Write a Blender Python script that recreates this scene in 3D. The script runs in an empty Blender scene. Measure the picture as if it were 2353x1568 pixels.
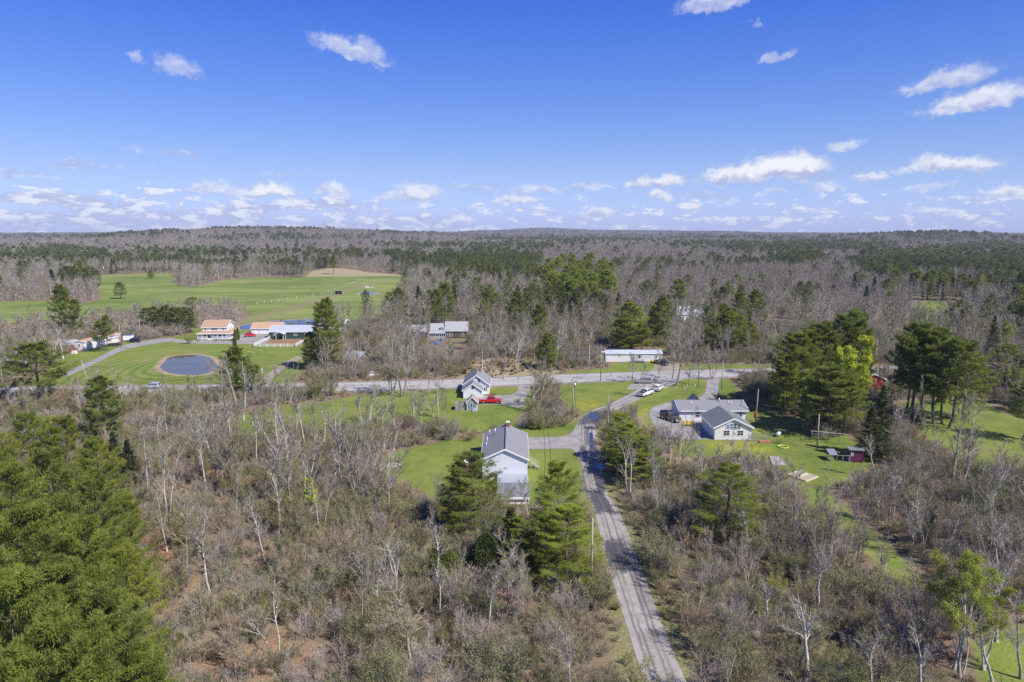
import bpy, math, random
import numpy as np
from mathutils import Vector, Matrix
SC = bpy.context.scene
COL = SC.collection
# ------------------------------------------------------------------ camera, sky, sun
F, CX, CY, H = 1568.7, 1176.5, 784.0, 43.0
PITCH = math.radians(9.02)
cam = bpy.data.cameras.new('camera'); cam.lens = 24.0; cam.sensor_width = 36.0
cam.clip_start = 0.5; cam.clip_end = 60000
camo = bpy.data.objects.new('camera', cam); COL.objects.link(camo)
camo.location = (0, 0, H); camo.rotation_euler = (math.radians(90) - PITCH, 0, 0)
SC.camera = camo
SUN_EL = math.radians(47.5); SUN_AZ = math.radians(125)        # clockwise from +Y
SD = Vector((math.sin(SUN_AZ)*math.cos(SUN_EL), math.cos(SUN_AZ)*math.cos(SUN_EL), math.sin(SUN_EL)))
sl = bpy.data.lights.new('sun', 'SUN'); sl.energy = 5.0; sl.angle = math.radians(0.5); sl.color = (1.0, 0.95, 0.87)
slo = bpy.data.objects.new('sun', sl); COL.objects.link(slo)
slo.rotation_euler = SD.to_track_quat('Z', 'Y').to_euler()
SC.view_settings.view_transform = 'Standard'; SC.view_settings.look = 'None'
SC.view_settings.exposure = 0.42; SC.view_settings.gamma = 1.0; SC.view_settings.use_curve_mapping = False
SC.render.engine = 'CYCLES'
SC.cycles.use_denoising = False
SC.cycles.max_bounces = 5; SC.cycles.diffuse_bounces = 3; SC.cycles.glossy_bounces = 2
SC.cycles.transparent_max_bounces = 8; SC.cycles.volume_bounces = 0
SC.cycles.sample_clamp_indirect = 5

class NT:
    """tiny node-tree writer"""
    def __init__(s, tree): s.t = tree; s.n = tree.nodes; s.l = tree.links
    def add(s, typ, **kw):
        n = s.n.new(typ)
        for k, v in kw.items(): setattr(n, k, v)
        return n
    def put(s, sock, v):
        if v is None: return
        if isinstance(v, bpy.types.NodeSocket): s.l.new(v, sock)
        elif isinstance(v, (tuple, list)):
            sock.default_value = v if len(v) == len(sock.default_value) else tuple(v) + (1.0,)
        else: sock.default_value = v
    def m(s, op, a, b=None, c=None, clamp=False):
        n = s.add('ShaderNodeMath', operation=op); n.use_clamp = clamp
        s.put(n.inputs[0], a); s.put(n.inputs[1], b); s.put(n.inputs[2], c)
        return n.outputs[0]
    def vm(s, op, a, b=None):
        n = s.add('ShaderNodeVectorMath', operation=op)
        s.put(n.inputs[0], a); s.put(n.inputs[1], b)
        return n.outputs['Value' if op in ('LENGTH', 'DOT_PRODUCT', 'DISTANCE') else 'Vector']
    def noise(s, vec, scale, detail=3, rough=.55, dist=0.0, out=0):
        n = s.add('ShaderNodeTexNoise'); s.put(n.inputs['Vector'], vec)
        n.inputs['Scale'].default_value = scale; n.inputs['Detail'].default_value = detail
        n.inputs['Roughness'].default_value = rough; n.inputs['Distortion'].default_value = dist
        return n.outputs[out]
    def step(s, v, a, b, lo=0.0, hi=1.0):
        n = s.add('ShaderNodeMapRange', interpolation_type='SMOOTHSTEP')
        s.put(n.inputs[0], v); s.put(n.inputs[1], a); s.put(n.inputs[2], b)
        n.inputs[3].default_value = lo; n.inputs[4].default_value = hi
        return n.outputs[0]
    def mix(s, f, a, b, mode='MIX'):
        n = s.add('ShaderNodeMix', data_type='RGBA', blend_type=mode)
        s.put(n.inputs[0], f); s.put(n.inputs[6], a); s.put(n.inputs[7], b)
        return n.outputs[2]
    def ramp(s, v, stops, mode='LINEAR'):
        n = s.add('ShaderNodeValToRGB'); s.put(n.inputs[0], v)
        cr = n.color_ramp; cr.interpolation = mode
        while len(cr.elements) < len(stops): cr.elements.new(0.5)
        for e, (p, c) in zip(cr.elements, stops): e.position = p; e.color = tuple(c) + (1.0,)
        return n.outputs[0]

def pxdir(x, y):
    a = (x-CX)/F; b = (CY-y)/F
    return Vector((a, math.cos(PITCH)+math.sin(PITCH)*b, -math.sin(PITCH)+math.cos(PITCH)*b))
def azel(x, y):
    d = pxdir(x, y).normalized()
    return math.atan2(d.x, d.y), math.asin(d.z)
def G(x, y, z=0.0):
    d = pxdir(x, y); t = (z-H)/d.z
    return Vector((d.x*t, d.y*t, z))
def ZT(xb, yb, yt):
    g = G(xb, yb); d = pxdir(xb, yt)
    return H + g.y/d.y*d.z
def top_at(x, yt, h):
    g = G(x, yt, h); return g.x, g.y

W = bpy.data.worlds.new('World'); SC.world = W; W.use_nodes = True
W.cycles.sampling_method = 'NONE'
def build_sky():
    g = NT(W.node_tree); g.n.clear()
    out = g.add('ShaderNodeOutputWorld'); bg = g.add('ShaderNodeBackground')
    g.l.new(bg.outputs[0], out.inputs[0]); bg.inputs[1].default_value = 0.1
    sky = g.add('ShaderNodeTexSky', sky_type='NISHITA')
    sky.sun_disc = False; sky.sun_elevation = SUN_EL; sky.sun_rotation = SUN_AZ
    sky.air_density = 1.0; sky.dust_density = 0.3; sky.ozone_density = 3.0; sky.altitude = 100
    tc = g.add('ShaderNodeTexCoord'); gen = tc.outputs['Generated']
    nrm = g.vm('NORMALIZE', gen)
    sep = g.add('ShaderNodeSeparateXYZ'); g.l.new(nrm, sep.inputs[0])
    X, Y, Z = sep.outputs
    az = g.m('ARCTAN2', X, Y); el = g.m('ARCSINE', Z)
    # the named cumulus clouds, drawn in azimuth / elevation: x, y, half width, half height, tilt, opacity
    cl = [(806,115,88,20,14,.62),(845,112,40,20,10,.5),(770,103,36,18,0,.4),(404,152,50,20,6,.5),(310,136,16,12,0,.4),(1640,2,85,22,-6,.6),
          (1730,46,12,8,0,.25),(1786,130,38,12,-14,.5),(2175,182,88,17,-9,.65),(2215,172,50,22,-5,.6),(2250,232,95,26,-8,.8),(2220,238,60,20,0,.5),
          (1938,328,40,12,-6,.6),(2178,380,95,15,-2,.85),(2130,382,40,16,0,.7),(2235,378,40,16,0,.6),(1745,393,132,24,-4,.95),(1790,382,95,32,-3,.98),(1840,385,44,36,-5,.95),
          (1670,405,55,18,-5,.85),(1890,405,42,14,0,.45),(2003,404,38,10,0,.8),(1470,413,32,14,0,.8),(1537,412,36,19,-6,.85),(1500,418,60,12,0,.6),
          (620,438,62,19,-3,.95),(590,443,80,13,0,.7),(490,428,62,13,3,.65),(770,442,42,18,0,.7),(962,438,62,22,0,.85),(945,450,90,13,0,.6),(1518,448,30,15,0,.85),
          (1090,432,60,13,4,.4),(1230,434,70,13,0,.55),(1350,430,60,10,0,.5),(1185,460,60,14,0,.85),(1370,487,42,12,0,.8),(650,403,38,9,0,.3),
          (50,402,82,12,3,.42),(170,378,62,11,6,.42),(405,354,42,8,5,.4),(315,340,28,6,5,.22),(2330,446,60,17,-4,.9),(1905,428,34,11,0,.6),(2140,433,50,9,0,.5),
          (2140,487,42,11,0,.7),(1780,440,30,9,0,.5),(1680,462,25,11,0,.6),(1610,445,60,9,0,.4)]
    grp = bpy.data.node_groups.new('cloud_field', 'ShaderNodeTree')
    grp.interface.new_socket('Vec', in_out='INPUT', socket_type='NodeSocketVector')
    grp.interface.new_socket('Dens', in_out='OUTPUT', socket_type='NodeSocketFloat')
    grp.interface.new_socket('Lit', in_out='OUTPUT', socket_type='NodeSocketFloat')
    k = NT(grp); gi = k.add('NodeGroupInput'); go = k.add('NodeGroupOutput'); v0 = gi.outputs[0]
    # edges are billowed by warping the direction before the clouds are looked up
    wn = k.noise(v0, 26, 6, .62, out=1)
    w1 = k.vm('SUBTRACT', wn, (.5, .5, .5)); w1 = k.vm('MULTIPLY', w1, (.050, .034, 0))
    wn2 = k.noise(v0, 120, 5, .65, out=1)
    w2 = k.vm('SUBTRACT', wn2, (.5, .5, .5)); w2 = k.vm('MULTIPLY', w2, (.016, .012, 0))
    v = k.vm('ADD', k.vm('ADD', v0, w1), w2)
    n2 = k.noise(v0, 60, 6, .65)
    acc = None; lacc = None
    for (x, y, rx, ry, tilt, op) in cl:
        a, e = azel(x, y + ry*.35)
        vi = v
        if acc is not None:
            sq = k.add('ShaderNodeVectorMath', operation='MULTIPLY_ADD'); k.put(sq.inputs[0], acc); k.put(sq.inputs[1], (1e-7, 1e-7, 0)); k.put(sq.inputs[2], v); vi = sq.outputs[0]
        mp = k.add('ShaderNodeMapping', vector_type='TEXTURE'); k.l.new(vi, mp.inputs['Vector'])
        mp.inputs['Location'].default_value = (a, e, 0)
        mp.inputs['Rotation'].default_value = (0, 0, math.radians(-tilt))
        mp.inputs['Scale'].default_value = (rx*1.12/F, ry*1.5/F, 1)
        sp = k.add('ShaderNodeSeparateXYZ'); k.l.new(mp.outputs[0], sp.inputs[0])
        # flat base: the lower half falls off twice as fast
        dn = k.m('MINIMUM', sp.outputs[1], 0.0)
        yy = k.m('MULTIPLY_ADD', dn, 1.3, sp.outputs[1])
        cb = k.add('ShaderNodeCombineXYZ'); k.l.new(sp.outputs[0], cb.inputs[0]); k.l.new(yy, cb.inputs[1])
        ln = k.vm('LENGTH', cb.outputs[0])
        dd = k.step(k.m('MULTIPLY_ADD', n2, -.5, k.m('ADD', ln, .25)), 1.05, .45, 0, op)
        li = k.m('MULTIPLY', dd, k.m('ADD', k.m('MULTIPLY_ADD', sp.outputs[0], .15, sp.outputs[1]), -1.3 if (op < .5 and y > 340) else 0.0))
        acc = dd if acc is None else k.m('MAXIMUM', acc, dd)
        lacc = li if lacc is None else k.m('ADD', lacc, li)
    # the rows of small clouds low over the horizon
    sp = k.add('ShaderNodeSeparateXYZ'); k.l.new(v0, sp.inputs[0])
    az_, el_ = sp.outputs[0], sp.outputs[1]
    hz = azel(1176, 537)[1]
    b1 = k.noise(k.vm('MULTIPLY', v0, (1.0, 4.6, 1)), 9, 5, .6)
    b2 = k.noise(k.vm('MULTIPLY', v0, (1.0, 2.6, 1)), 34, 6, .62)
    bb = k.m('ADD', k.m('MULTIPLY', b1, .42), k.m('MULTIPLY', b2, .58))
    th = k.step(az_, -.7, .3, .415, .50)
    lo = k.step(el_, .030, .078, 0, .17)
    th = k.m('ADD', th, lo)
    band = k.m('MULTIPLY', k.step(k.m('SUBTRACT', bb, th), -.01, .08, 0, .78), k.step(el_, .092, .06))
    lit1 = k.step(k.m('ADD', k.m('DIVIDE', lacc, k.m('ADD', acc, .02)), k.m('MULTIPLY_ADD', n2, 2.4, -1.2)), -.55, .5)
    lit2 = k.step(b2, .47, .60)
    k.l.new(k.m('ADD', k.m('MULTIPLY', lit1, acc), k.m('MULTIPLY', lit2, k.m('SUBTRACT', 1, acc, clamp=True))), go.inputs[1])
    acc = k.m('MAXIMUM', acc, band)
    k.l.new(acc, go.inputs[0])
    def field(vec):
        n = g.add('ShaderNodeGroup'); n.node_tree = grp; g.l.new(vec, n.inputs[0]); return n.outputs
    cmb = g.add('ShaderNodeCombineXYZ'); g.l.new(az, cmb.inputs[0]); g.l.new(el, cmb.inputs[1])
    base = cmb.outputs[0]
    d0, lit = field(base)
    ccol = g.mix(lit, (3.5, 3.85, 5.5), (7.2, 7.3, 7.5))
    # little change from left to right, a deeper blue overhead, paler near the horizon
    g.l.new(g.vm('MULTIPLY', nrm, (.4, 1, 1)), sky.inputs['Vector']) if 'Vector' in sky.inputs else None
    K = 2.1
    rp = g.ramp(g.m('MULTIPLY', el, 2.0, clamp=True), [(p*2, tuple(v/K for v in c)) for p, c in
         [(0, (.80, .98, 2.05)), (.04, (.86, .99, 1.75)), (.081, (.90, .97, 1.49)), (.115, (.83, .94, 1.49)), (.182, (.67, .87, 1.575)), (.246, (.50, .80, 1.68)), (.30, (.37, .70, 1.75)), (.45, (.3, .62, 1.6))]])
    sk = g.vm('SCALE', g.vm('MULTIPLY', sky.outputs[0], rp)); sk.node.inputs['Scale'].default_value = K*.72
    fin = g.mix(d0, sk, ccol)
    g.l.new(fin, bg.inputs[0])
build_sky()
# ------------------------------------------------------------------ materials
MATS = {}
def newmat(name):
    m = bpy.data.materials.new(name); m.use_nodes = True
    g = NT(m.node_tree); b = [n for n in g.n if n.type == 'BSDF_PRINCIPLED'][0]
    MATS[name] = m
    return m, g, b
def rough(b, r, spec=.3):
    b.inputs['Roughness'].default_value = r
    b.inputs['Specular IOR Level'].default_value = spec
def objpos(g):
    return g.add('ShaderNodeTexCoord').outputs['Object']
def wpos(g):
    return g.add('ShaderNodeNewGeometry').outputs['Position']
def plain(name, col, r=.6, var=.12, scale=3.0, spec=.3, metal=0, bump=0):
    m, g, b = newmat(name)
    n = g.noise(objpos(g), scale, 4, .6)
    c = g.mix(n, tuple(x*(1-var) for x in col), tuple(min(1, x*(1+var)) for x in col))
    g.l.new(c, b.inputs['Base Color']); rough(b, r, spec); b.inputs['Metallic'].default_value = metal
    if bump:
        bn = g.add('ShaderNodeBump'); bn.inputs['Strength'].default_value = bump; bn.inputs['Distance'].default_value = .02
        g.l.new(g.noise(objpos(g), scale*8, 4), bn.inputs['Height']); g.l.new(bn.outputs[0], b.inputs['Normal'])
    return m
def siding(name, col, pitch=.13, depth=.25):
    m, g, b = newmat(name)
    sp = g.add('ShaderNodeSeparateXYZ'); g.l.new(objpos(g), sp.inputs[0])
    fr = g.m('FRACT', g.m('DIVIDE', sp.outputs[2], pitch))
    edge = g.step(fr, .0, .14)
    n = g.noise(objpos(g), .8, 4, .6)
    c = g.mix(n, tuple(x*.90 for x in col), col)
    c = g.mix(g.m('MULTIPLY', g.m('SUBTRACT', 1.0, edge), depth), c, tuple(x*.45 for x in col))
    g.l.new(c, b.inputs['Base Color']); rough(b, .55)
    bn = g.add('ShaderNodeBump'); bn.inputs['Strength'].default_value = .6; bn.inputs['Distance'].default_value = .03
    g.l.new(fr, bn.inputs['Height']); g.l.new(bn.outputs[0], b.inputs['Normal'])
    return m
def shingle(name, col, var=.3, big=.25):
    m, g, b = newmat(name)
    sp = g.add('ShaderNodeSeparateXYZ'); g.l.new(objpos(g), sp.inputs[0])
    fr = g.m('FRACT', g.m('MULTIPLY', sp.outputs[2], 7.0)); tone = g.noise(g.vm('MULTIPLY', objpos(g), (1, 1, 6)), 2.5, 3, .6)
    base = g.mix(g.step(tone, .3, .7), tuple(x*(1-var) for x in col), tuple(x*(1+var) for x in col))
    base = g.mix(g.m('MULTIPLY', g.step(fr, .16, .0), .35), base, tuple(x*.5 for x in col))
    n = g.noise(objpos(g), .5, 5, .65); n2 = g.noise(objpos(g), 14, 3, .6)
    c = g.mix(g.m('MULTIPLY', n, big*2), base, tuple(x*.72 for x in col))
    c = g.mix(g.m('MULTIPLY', n2, .25), c, tuple(min(1, x*1.35) for x in col))
    g.l.new(c, b.inputs['Base Color']); rough(b, .85, .2)
    return m
def planks(name, col, pitch=.15, axis=0, var=.35):
    m, g, b = newmat(name)
    sp = g.add('ShaderNodeSeparateXYZ'); g.l.new(objpos(g), sp.inputs[0])
    q = g.m('DIVIDE', sp.outputs[axis], pitch); fl = g.m('FLOOR', q); fr = g.m('FRACT', q)
    wn = g.add('ShaderNodeTexWhiteNoise', noise_dimensions='1D'); g.l.new(fl, wn.inputs['W'])
    c = g.mix(wn.outputs[0], tuple(x*(1-var) for x in col), tuple(min(1, x*(1+var)) for x in col))
    c = g.mix(g.m('MULTIPLY', g.step(fr, .1, .0), .7), c, tuple(x*.25 for x in col))
    c = g.mix(g.m('MULTIPLY', g.noise(objpos(g), 4, 5, .7), .5), c, tuple(x*.6 for x in col))
    g.l.new(c, b.inputs['Base Color']); rough(b, .8, .2)
    return m
def glass(name='window_glass', col=(.04, .06, .09)):
    m, g, b = newmat(name)
    g.l.new(g.mix(g.noise(objpos(g), 1.5, 2), tuple(x*.5 for x in col), tuple(x*1.6 for x in col)), b.inputs['Base Color'])
    rough(b, .06, .8); return m
def foliage(name, cols, nscale=.5, patch=.03, r=.75, hue=.0, sat=1.0, translucent=0.0):
    """colour differs per plant, per region of the land and through the plant"""
    m, g, b = newmat(name)
    oi = g.add('ShaderNodeObjectInfo')
    rnd = oi.outputs['Random']
    loc = g.noise(oi.outputs['Location'], patch, 3, .6)
    t = g.m('ADD', g.m('MULTIPLY', rnd, .42), g.m('MULTIPLY', g.step(loc, .32, .68), .58))
    c = g.ramp(t, [(i/(len(cols)-1), c) for i, c in enumerate(cols)])
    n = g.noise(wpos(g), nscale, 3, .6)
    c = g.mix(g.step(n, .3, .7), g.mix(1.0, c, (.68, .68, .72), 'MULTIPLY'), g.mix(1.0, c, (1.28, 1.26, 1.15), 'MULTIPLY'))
    g.l.new(c, b.inputs['Base Color']); rough(b, r, .15)
    if translucent:
        tr = g.add('ShaderNodeBsdfTranslucent'); g.l.new(c, tr.inputs[0])
        mx = g.add('ShaderNodeMixShader'); mx.inputs[0].default_value = translucent
        g.l.new(b.outputs[0], mx.inputs[1]); g.l.new(tr.outputs[0], mx.inputs[2])
        out = [n for n in g.n if n.type == 'OUTPUT_MATERIAL'][0]; g.l.new(mx.outputs[0], out.inputs[0])
    return m
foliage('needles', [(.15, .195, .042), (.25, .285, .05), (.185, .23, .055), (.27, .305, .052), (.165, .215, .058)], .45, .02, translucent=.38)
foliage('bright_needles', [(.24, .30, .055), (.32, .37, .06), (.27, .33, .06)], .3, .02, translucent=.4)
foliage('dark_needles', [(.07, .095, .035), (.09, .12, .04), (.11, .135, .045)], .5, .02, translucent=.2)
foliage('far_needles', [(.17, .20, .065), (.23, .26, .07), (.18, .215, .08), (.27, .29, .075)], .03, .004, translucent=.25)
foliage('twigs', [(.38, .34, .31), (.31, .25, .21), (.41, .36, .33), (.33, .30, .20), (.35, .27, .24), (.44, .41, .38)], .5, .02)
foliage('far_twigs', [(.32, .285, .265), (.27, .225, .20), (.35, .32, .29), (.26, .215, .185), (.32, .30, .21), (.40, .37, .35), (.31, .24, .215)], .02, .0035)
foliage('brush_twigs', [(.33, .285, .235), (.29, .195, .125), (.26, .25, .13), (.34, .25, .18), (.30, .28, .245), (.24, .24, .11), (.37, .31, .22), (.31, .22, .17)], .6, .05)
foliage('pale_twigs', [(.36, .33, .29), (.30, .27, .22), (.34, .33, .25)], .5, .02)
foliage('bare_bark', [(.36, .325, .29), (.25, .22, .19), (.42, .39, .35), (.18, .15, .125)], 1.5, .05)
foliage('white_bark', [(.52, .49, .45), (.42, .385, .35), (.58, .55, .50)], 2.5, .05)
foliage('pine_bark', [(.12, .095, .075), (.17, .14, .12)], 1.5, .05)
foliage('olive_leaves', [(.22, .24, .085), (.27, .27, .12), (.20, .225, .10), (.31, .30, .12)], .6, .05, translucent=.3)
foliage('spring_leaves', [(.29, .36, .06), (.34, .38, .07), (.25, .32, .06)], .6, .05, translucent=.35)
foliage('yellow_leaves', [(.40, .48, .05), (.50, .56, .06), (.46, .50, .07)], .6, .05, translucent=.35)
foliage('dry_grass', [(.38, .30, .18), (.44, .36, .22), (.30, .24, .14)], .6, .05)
# ------------------------------------------------------------------ mesh helpers
def tag(o, label=None, cat=None, group=None, kind=None):
    if label: o['label'] = label
    if cat: o['category'] = cat
    if group: o['group'] = group
    if kind: o['kind'] = kind
    return o
def empty(name, loc=(0, 0, 0), rz=0, label=None, cat=None, group=None):
    o = bpy.data.objects.new(name, None); COL.objects.link(o)
    o.location = loc; o.rotation_euler = (0, 0, rz); o.empty_display_size = .3
    return tag(o, label, cat, group)
class MB:
    """collects boxes, prisms and tubes; build() links them as one mesh object"""
    def __init__(s): s.v = []; s.f = []; s.sm = []
    def poly(s, pts, smooth=False):
        i = len(s.v); s.v += [tuple(p) for p in pts]; s.f.append(tuple(range(i, i+len(pts)))); s.sm.append(smooth); return s
    def box(s, x0, x1, y0, y1, z0, z1):
        i = len(s.v)
        s.v += [(x0, y0, z0), (x1, y0, z0), (x1, y1, z0), (x0, y1, z0), (x0, y0, z1), (x1, y0, z1), (x1, y1, z1), (x0, y1, z1)]
        for q in ((0, 3, 2, 1), (4, 5, 6, 7), (0, 1, 5, 4), (1, 2, 6, 5), (2, 3, 7, 6), (3, 0, 4, 7)):
            s.f.append(tuple(i+k for k in q)); s.sm.append(False)
        return s
    def hexa(s, b, t):
        """eight corners: four below, four above, same order"""
        i = len(s.v); s.v += [tuple(p) for p in b] + [tuple(p) for p in t]; n = len(b)
        s.f.append(tuple(i+k for k in reversed(range(n)))); s.f.append(tuple(i+n+k for k in range(n))); s.sm += [False, False]
        for k in range(n):
            s.f.append((i+k, i+(k+1) % n, i+n+(k+1) % n, i+n+k)); s.sm.append(False)
        return s
    def bar(s, a, b, w, h=None):
        a = Vector(a); b = Vector(b); d = (b-a).normalized(); h = h or w
        u = d.cross(Vector((0, 0, 1)));
        u = Vector((1, 0, 0)) if u.length < 1e-3 else u.normalized()
        n = u.cross(d).normalized(); u = u*w/2; n = n*h/2
        return s.hexa([a-u-n, a+u-n, a+u+n, a-u+n], [b-u-n, b+u-n, b+u+n, b-u+n])
    def cyl(s, a, b, r0, r1=None, n=10, smooth=True):
        a = Vector(a); b = Vector(b); r1 = r0 if r1 is None else r1
        d = (b-a).normalized(); u = d.orthogonal().normalized(); w = d.cross(u)
        i = len(s.v)
        for c, r in ((a, r0), (b, r1)):
            for k in range(n):
                t = 2*math.pi*k/n; s.v.append(tuple(c+(u*math.cos(t)+w*math.sin(t))*r))
        for k in range(n):
            s.f.append((i+k, i+(k+1) % n, i+n+(k+1) % n, i+n+k)); s.sm.append(smooth)
        s.f.append(tuple(i+k for k in reversed(range(n)))); s.f.append(tuple(i+n+k for k in range(n))); s.sm += [False, False]
        return s
    def lathe(s, prof, n=12, c=(0, 0, 0)):
        i = len(s.v)
        for (r, z) in prof:
            for k in range(n):
                t = 2*math.pi*k/n; s.v.append((c[0]+r*math.cos(t), c[1]+r*math.sin(t), c[2]+z))
        for j in range(len(prof)-1):
            for k in range(n):
                s.f.append((i+j*n+k, i+j*n+(k+1) % n, i+(j+1)*n+(k+1) % n, i+(j+1)*n+k)); s.sm.append(True)
        return s
    def build(s, name, mat, parent=None, bevel=0):
        me = bpy.data.meshes.new(name); me.from_pydata(s.v, [], s.f); me.update()
        me.polygons.foreach_set('use_smooth', s.sm)
        if mat: me.materials.append(MATS[mat] if isinstance(mat, str) else mat)
        o = bpy.data.objects.new(name, me); COL.objects.link(o)
        if parent: o.parent = parent
        if bevel:
            b = o.modifiers.new('bevel', 'BEVEL'); b.width = bevel; b.segments = 2; b.limit_method = 'ANGLE'
        return o
def np_mesh(name, V, T=None, Q=None, mats=(), tm=None, qm=None):
    T = np.zeros((0, 3), int) if T is None else T; Q = np.zeros((0, 4), int) if Q is None else Q
    me = bpy.data.meshes.new(name)
    me.vertices.add(len(V)); me.vertices.foreach_set('co', np.asarray(V, np.float32).ravel())
    li = np.concatenate([T.ravel(), Q.ravel()]).astype(np.int32)
    me.loops.add(len(li)); me.loops.foreach_set('vertex_index', li)
    st = np.concatenate([np.arange(len(T))*3, len(T)*3+np.arange(len(Q))*4]).astype(np.int32)
    me.polygons.add(len(st)); me.polygons.foreach_set('loop_start', st)
    for m in mats: me.materials.append(MATS[m] if isinstance(m, str) else m)
    if tm is not None or qm is not None:
        mi = np.concatenate([tm if tm is not None else np.zeros(len(T)), qm if qm is not None else np.zeros(len(Q))]).astype(np.int32)
        me.polygons.foreach_set('material_index', mi)
    me.update(calc_edges=True)
    return me
def link(name, me, parent=None, loc=(0, 0, 0)):
    o = bpy.data.objects.new(name, me); COL.objects.link(o); o.location = loc
    if parent: o.parent = parent
    return o
# ------------------------------------------------------------------ land: outlines on the ground, given where they lie in the 2353 x 1568 view
LANE = [(1495,1600),(1481,1568),(1434,1421),(1397,1301),(1366,1176),(1352,1136),(1340,1085),(1331,1040),(1327,1000),(1328,975),(1338,958),(1358,945),(1396,931),(1430,915),(1467,896),(1500,882),(1520,866),
        (1582,864),(1545,885),(1499,904),(1460,922),(1417,943),(1382,962),(1371,975),(1370,1000),(1376,1040),(1382,1085),(1397,1136),(1423,1176),(1472,1301),(1517,1426),(1577,1568),(1592,1600)]
DRIVES = {
 'ranch_driveway': [(1208,1005),(1290,1004),(1315,993),(1331,972),(1333,1056),(1318,1034),(1290,1031),(1208,1031)],
 'house_driveway': [(1106,909),(1135,909),(1168,908),(1187,901),(1191,892),(1183,884),(1218,882),(1214,901),(1205,921),(1199,937),(1152,930),(1103,929)],
 'loop_driveway': [(1625,862),(1622,898),(1602,916),(1547,923),(1502,936),(1493,949),(1497,966),(1512,989),(1527,1006),(1627,1009),(1640,985),(1620,965),(1690,935),(1645,921),(1648,903),(1652,861)],
 'farm_driveway': [(158,852),(225,822),(275,797),(318,786),(390,777),(420,781),(537,783),(545,772),(575,765),(612,768),(618,783),(600,790),(540,791),(420,789),(388,786),(325,795),(275,809),(225,833),(158,863)],
}
PATH = [(683,818),(697,822),(660,842),(628,868),(622,886),(598,886),(606,868),(640,842)]
LAWNS = [
 [(60,893),(120,870),(158,863),(225,833),(275,809),(325,795),(388,786),(450,790),(540,791),(600,791),(690,797),(730,800),(715,830),(660,886),(400,889),(200,891)],
 [(60,880),(150,818),(200,806),(265,790),(318,783),(325,787),(275,797),(225,822),(158,852),(60,890)],
 [(388,776),(430,770),(450,755),(545,752),(560,757),(720,757),(735,790),(700,797),(600,792),(545,785),(420,782)],
 [(545,955),(620,935),(760,922),(860,900),(1000,895),(1183,890),(1196,905),(1220,888),(1222,930),(1200,945),(1188,965),(1205,985),(1280,978),(1327,970),(1324,990),(1290,1003),(1212,1003),(1150,992),(1050,990),(1010,978),(960,972),(870,985),(700,992),(560,1018),(540,1000)],
 [(868,1068),(900,1042),(960,1025),(1040,1010),(1110,1003),(1216,1031),(1318,1033),(1330,1055),(1342,1110),(1348,1145),(1310,1150),(1217,1165),(1100,1130),(1060,1135),(1010,1155),(960,1125),(900,1105)],
 [(1290,885),(1400,877),(1520,868),(1500,882),(1467,896),(1396,930),(1350,947),(1335,957),(1310,945),(1295,920),(1285,900)],
 [(1440,950),(1465,922),(1499,905),(1545,887),(1580,868),(1622,866),(1620,898),(1600,914),(1545,921),(1500,934),(1490,950),(1495,968),(1510,990),(1525,1010),(1502,1010),(1490,990),(1484,960)],
 [(1652,870),(1675,872),(1700,900),(1715,920),(1690,925),(1650,915)],
 [(1700,925),(1770,945),(1850,975),(1950,1005),(2010,1040),(2000,1075),(1960,1095),(1900,1120),(1840,1115),(1790,1085),(1700,1050),(1560,1050),(1528,1010),(1627,1010),(1735,1013)],
 [(2060,925),(2250,915),(2300,945),(2400,985),(2400,1100),(2250,1080),(2200,1050),(2120,1000),(2080,960)],
 [(1830,1120),(1900,1120),(1940,1168),(1990,1205),(2065,1270),(2130,1345),(2110,1362),(2030,1320),(1985,1265),(1940,1215),(1870,1180)],
 [(2230,1480),(2310,1440),(2420,1440),(2420,1620),(2260,1620)],
 [(1408,834),(1520,832),(1560,842),(1560,852),(1500,857),(1330,863),(1295,862),(1310,853),(1400,846)],
 [(1570,838),(1680,838),(1775,840),(1775,848),(1620,850),(1570,850)],
 [(1790,770),(1795,775),(1760,795),(1730,790)],
 [(2090,735),(2100,700),(2150,690),(2215,708),(2200,740),(2150,752)],
]
FIELD = [(-300,700),(0,693),(140,692),(182,700),(232,690),(226,650),(180,640),(250,632),(330,629),(400,628),(398,650),(430,662),(470,655),(520,643),(588,638),(701,637),(936,634),(936,655),(905,700),(885,735),(820,740),(745,745),(640,739),(590,745),(548,752),(562,735),(575,722),(555,705),(480,702),(400,706),(330,712),(240,726),(150,735),(60,740),(0,748),(-300,780)]
DRY = [[(1050,872),(1080,836),(1130,822),(1250,828),(1285,852),(1270,862),(1180,868)],
       [(1420,955),(1448,938),(1478,946),(1498,990),(1512,1003),(1496,1003),(1465,972),(1440,965)],
       [(699,638),(716,624),(760,616),(800,618),(850,626),(936,633),(936,641),(860,640),(760,637)],
       [(1350,1075),(1560,1050),(1700,1055),(1720,1070),(1560,1085),(1500,1110)],
       [(1895,1095),(1950,1085),(1990,1095),(1930,1125)]]
LITTER = [[(400,1080),(560,1040),(640,1080),(520,1180),(420,1160)], [(300,1240),(470,1200),(480,1400),(380,1500),(330,1400)], [(400,1500),(700,1440),(760,1568),(420,1600)],[(1060,1300),(1200,1270),(1230,1420),(1080,1400)]]
POND = [(435+64*math.cos(t)*(1+.06*math.sin(3*t)+.03*math.sin(7*t)), 839+25*math.sin(t)*(1+.07*math.cos(2*t)+.03*math.cos(5*t))) for t in np.linspace(0, 2*math.pi, 40, endpoint=False)]
REAR_POND = [(550,750),(590,742),(640,737),(720,734),(800,737),(820,744),(790,751),(700,754),(640,753),(590,757),(552,758)]
FIELD_POND = [(824,675),(836,671),(862,672),(868,675),(850,678),(832,678)]
def gp(poly): return np.array([G(x, max(y, 560))[:2] for x, y in poly])
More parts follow.
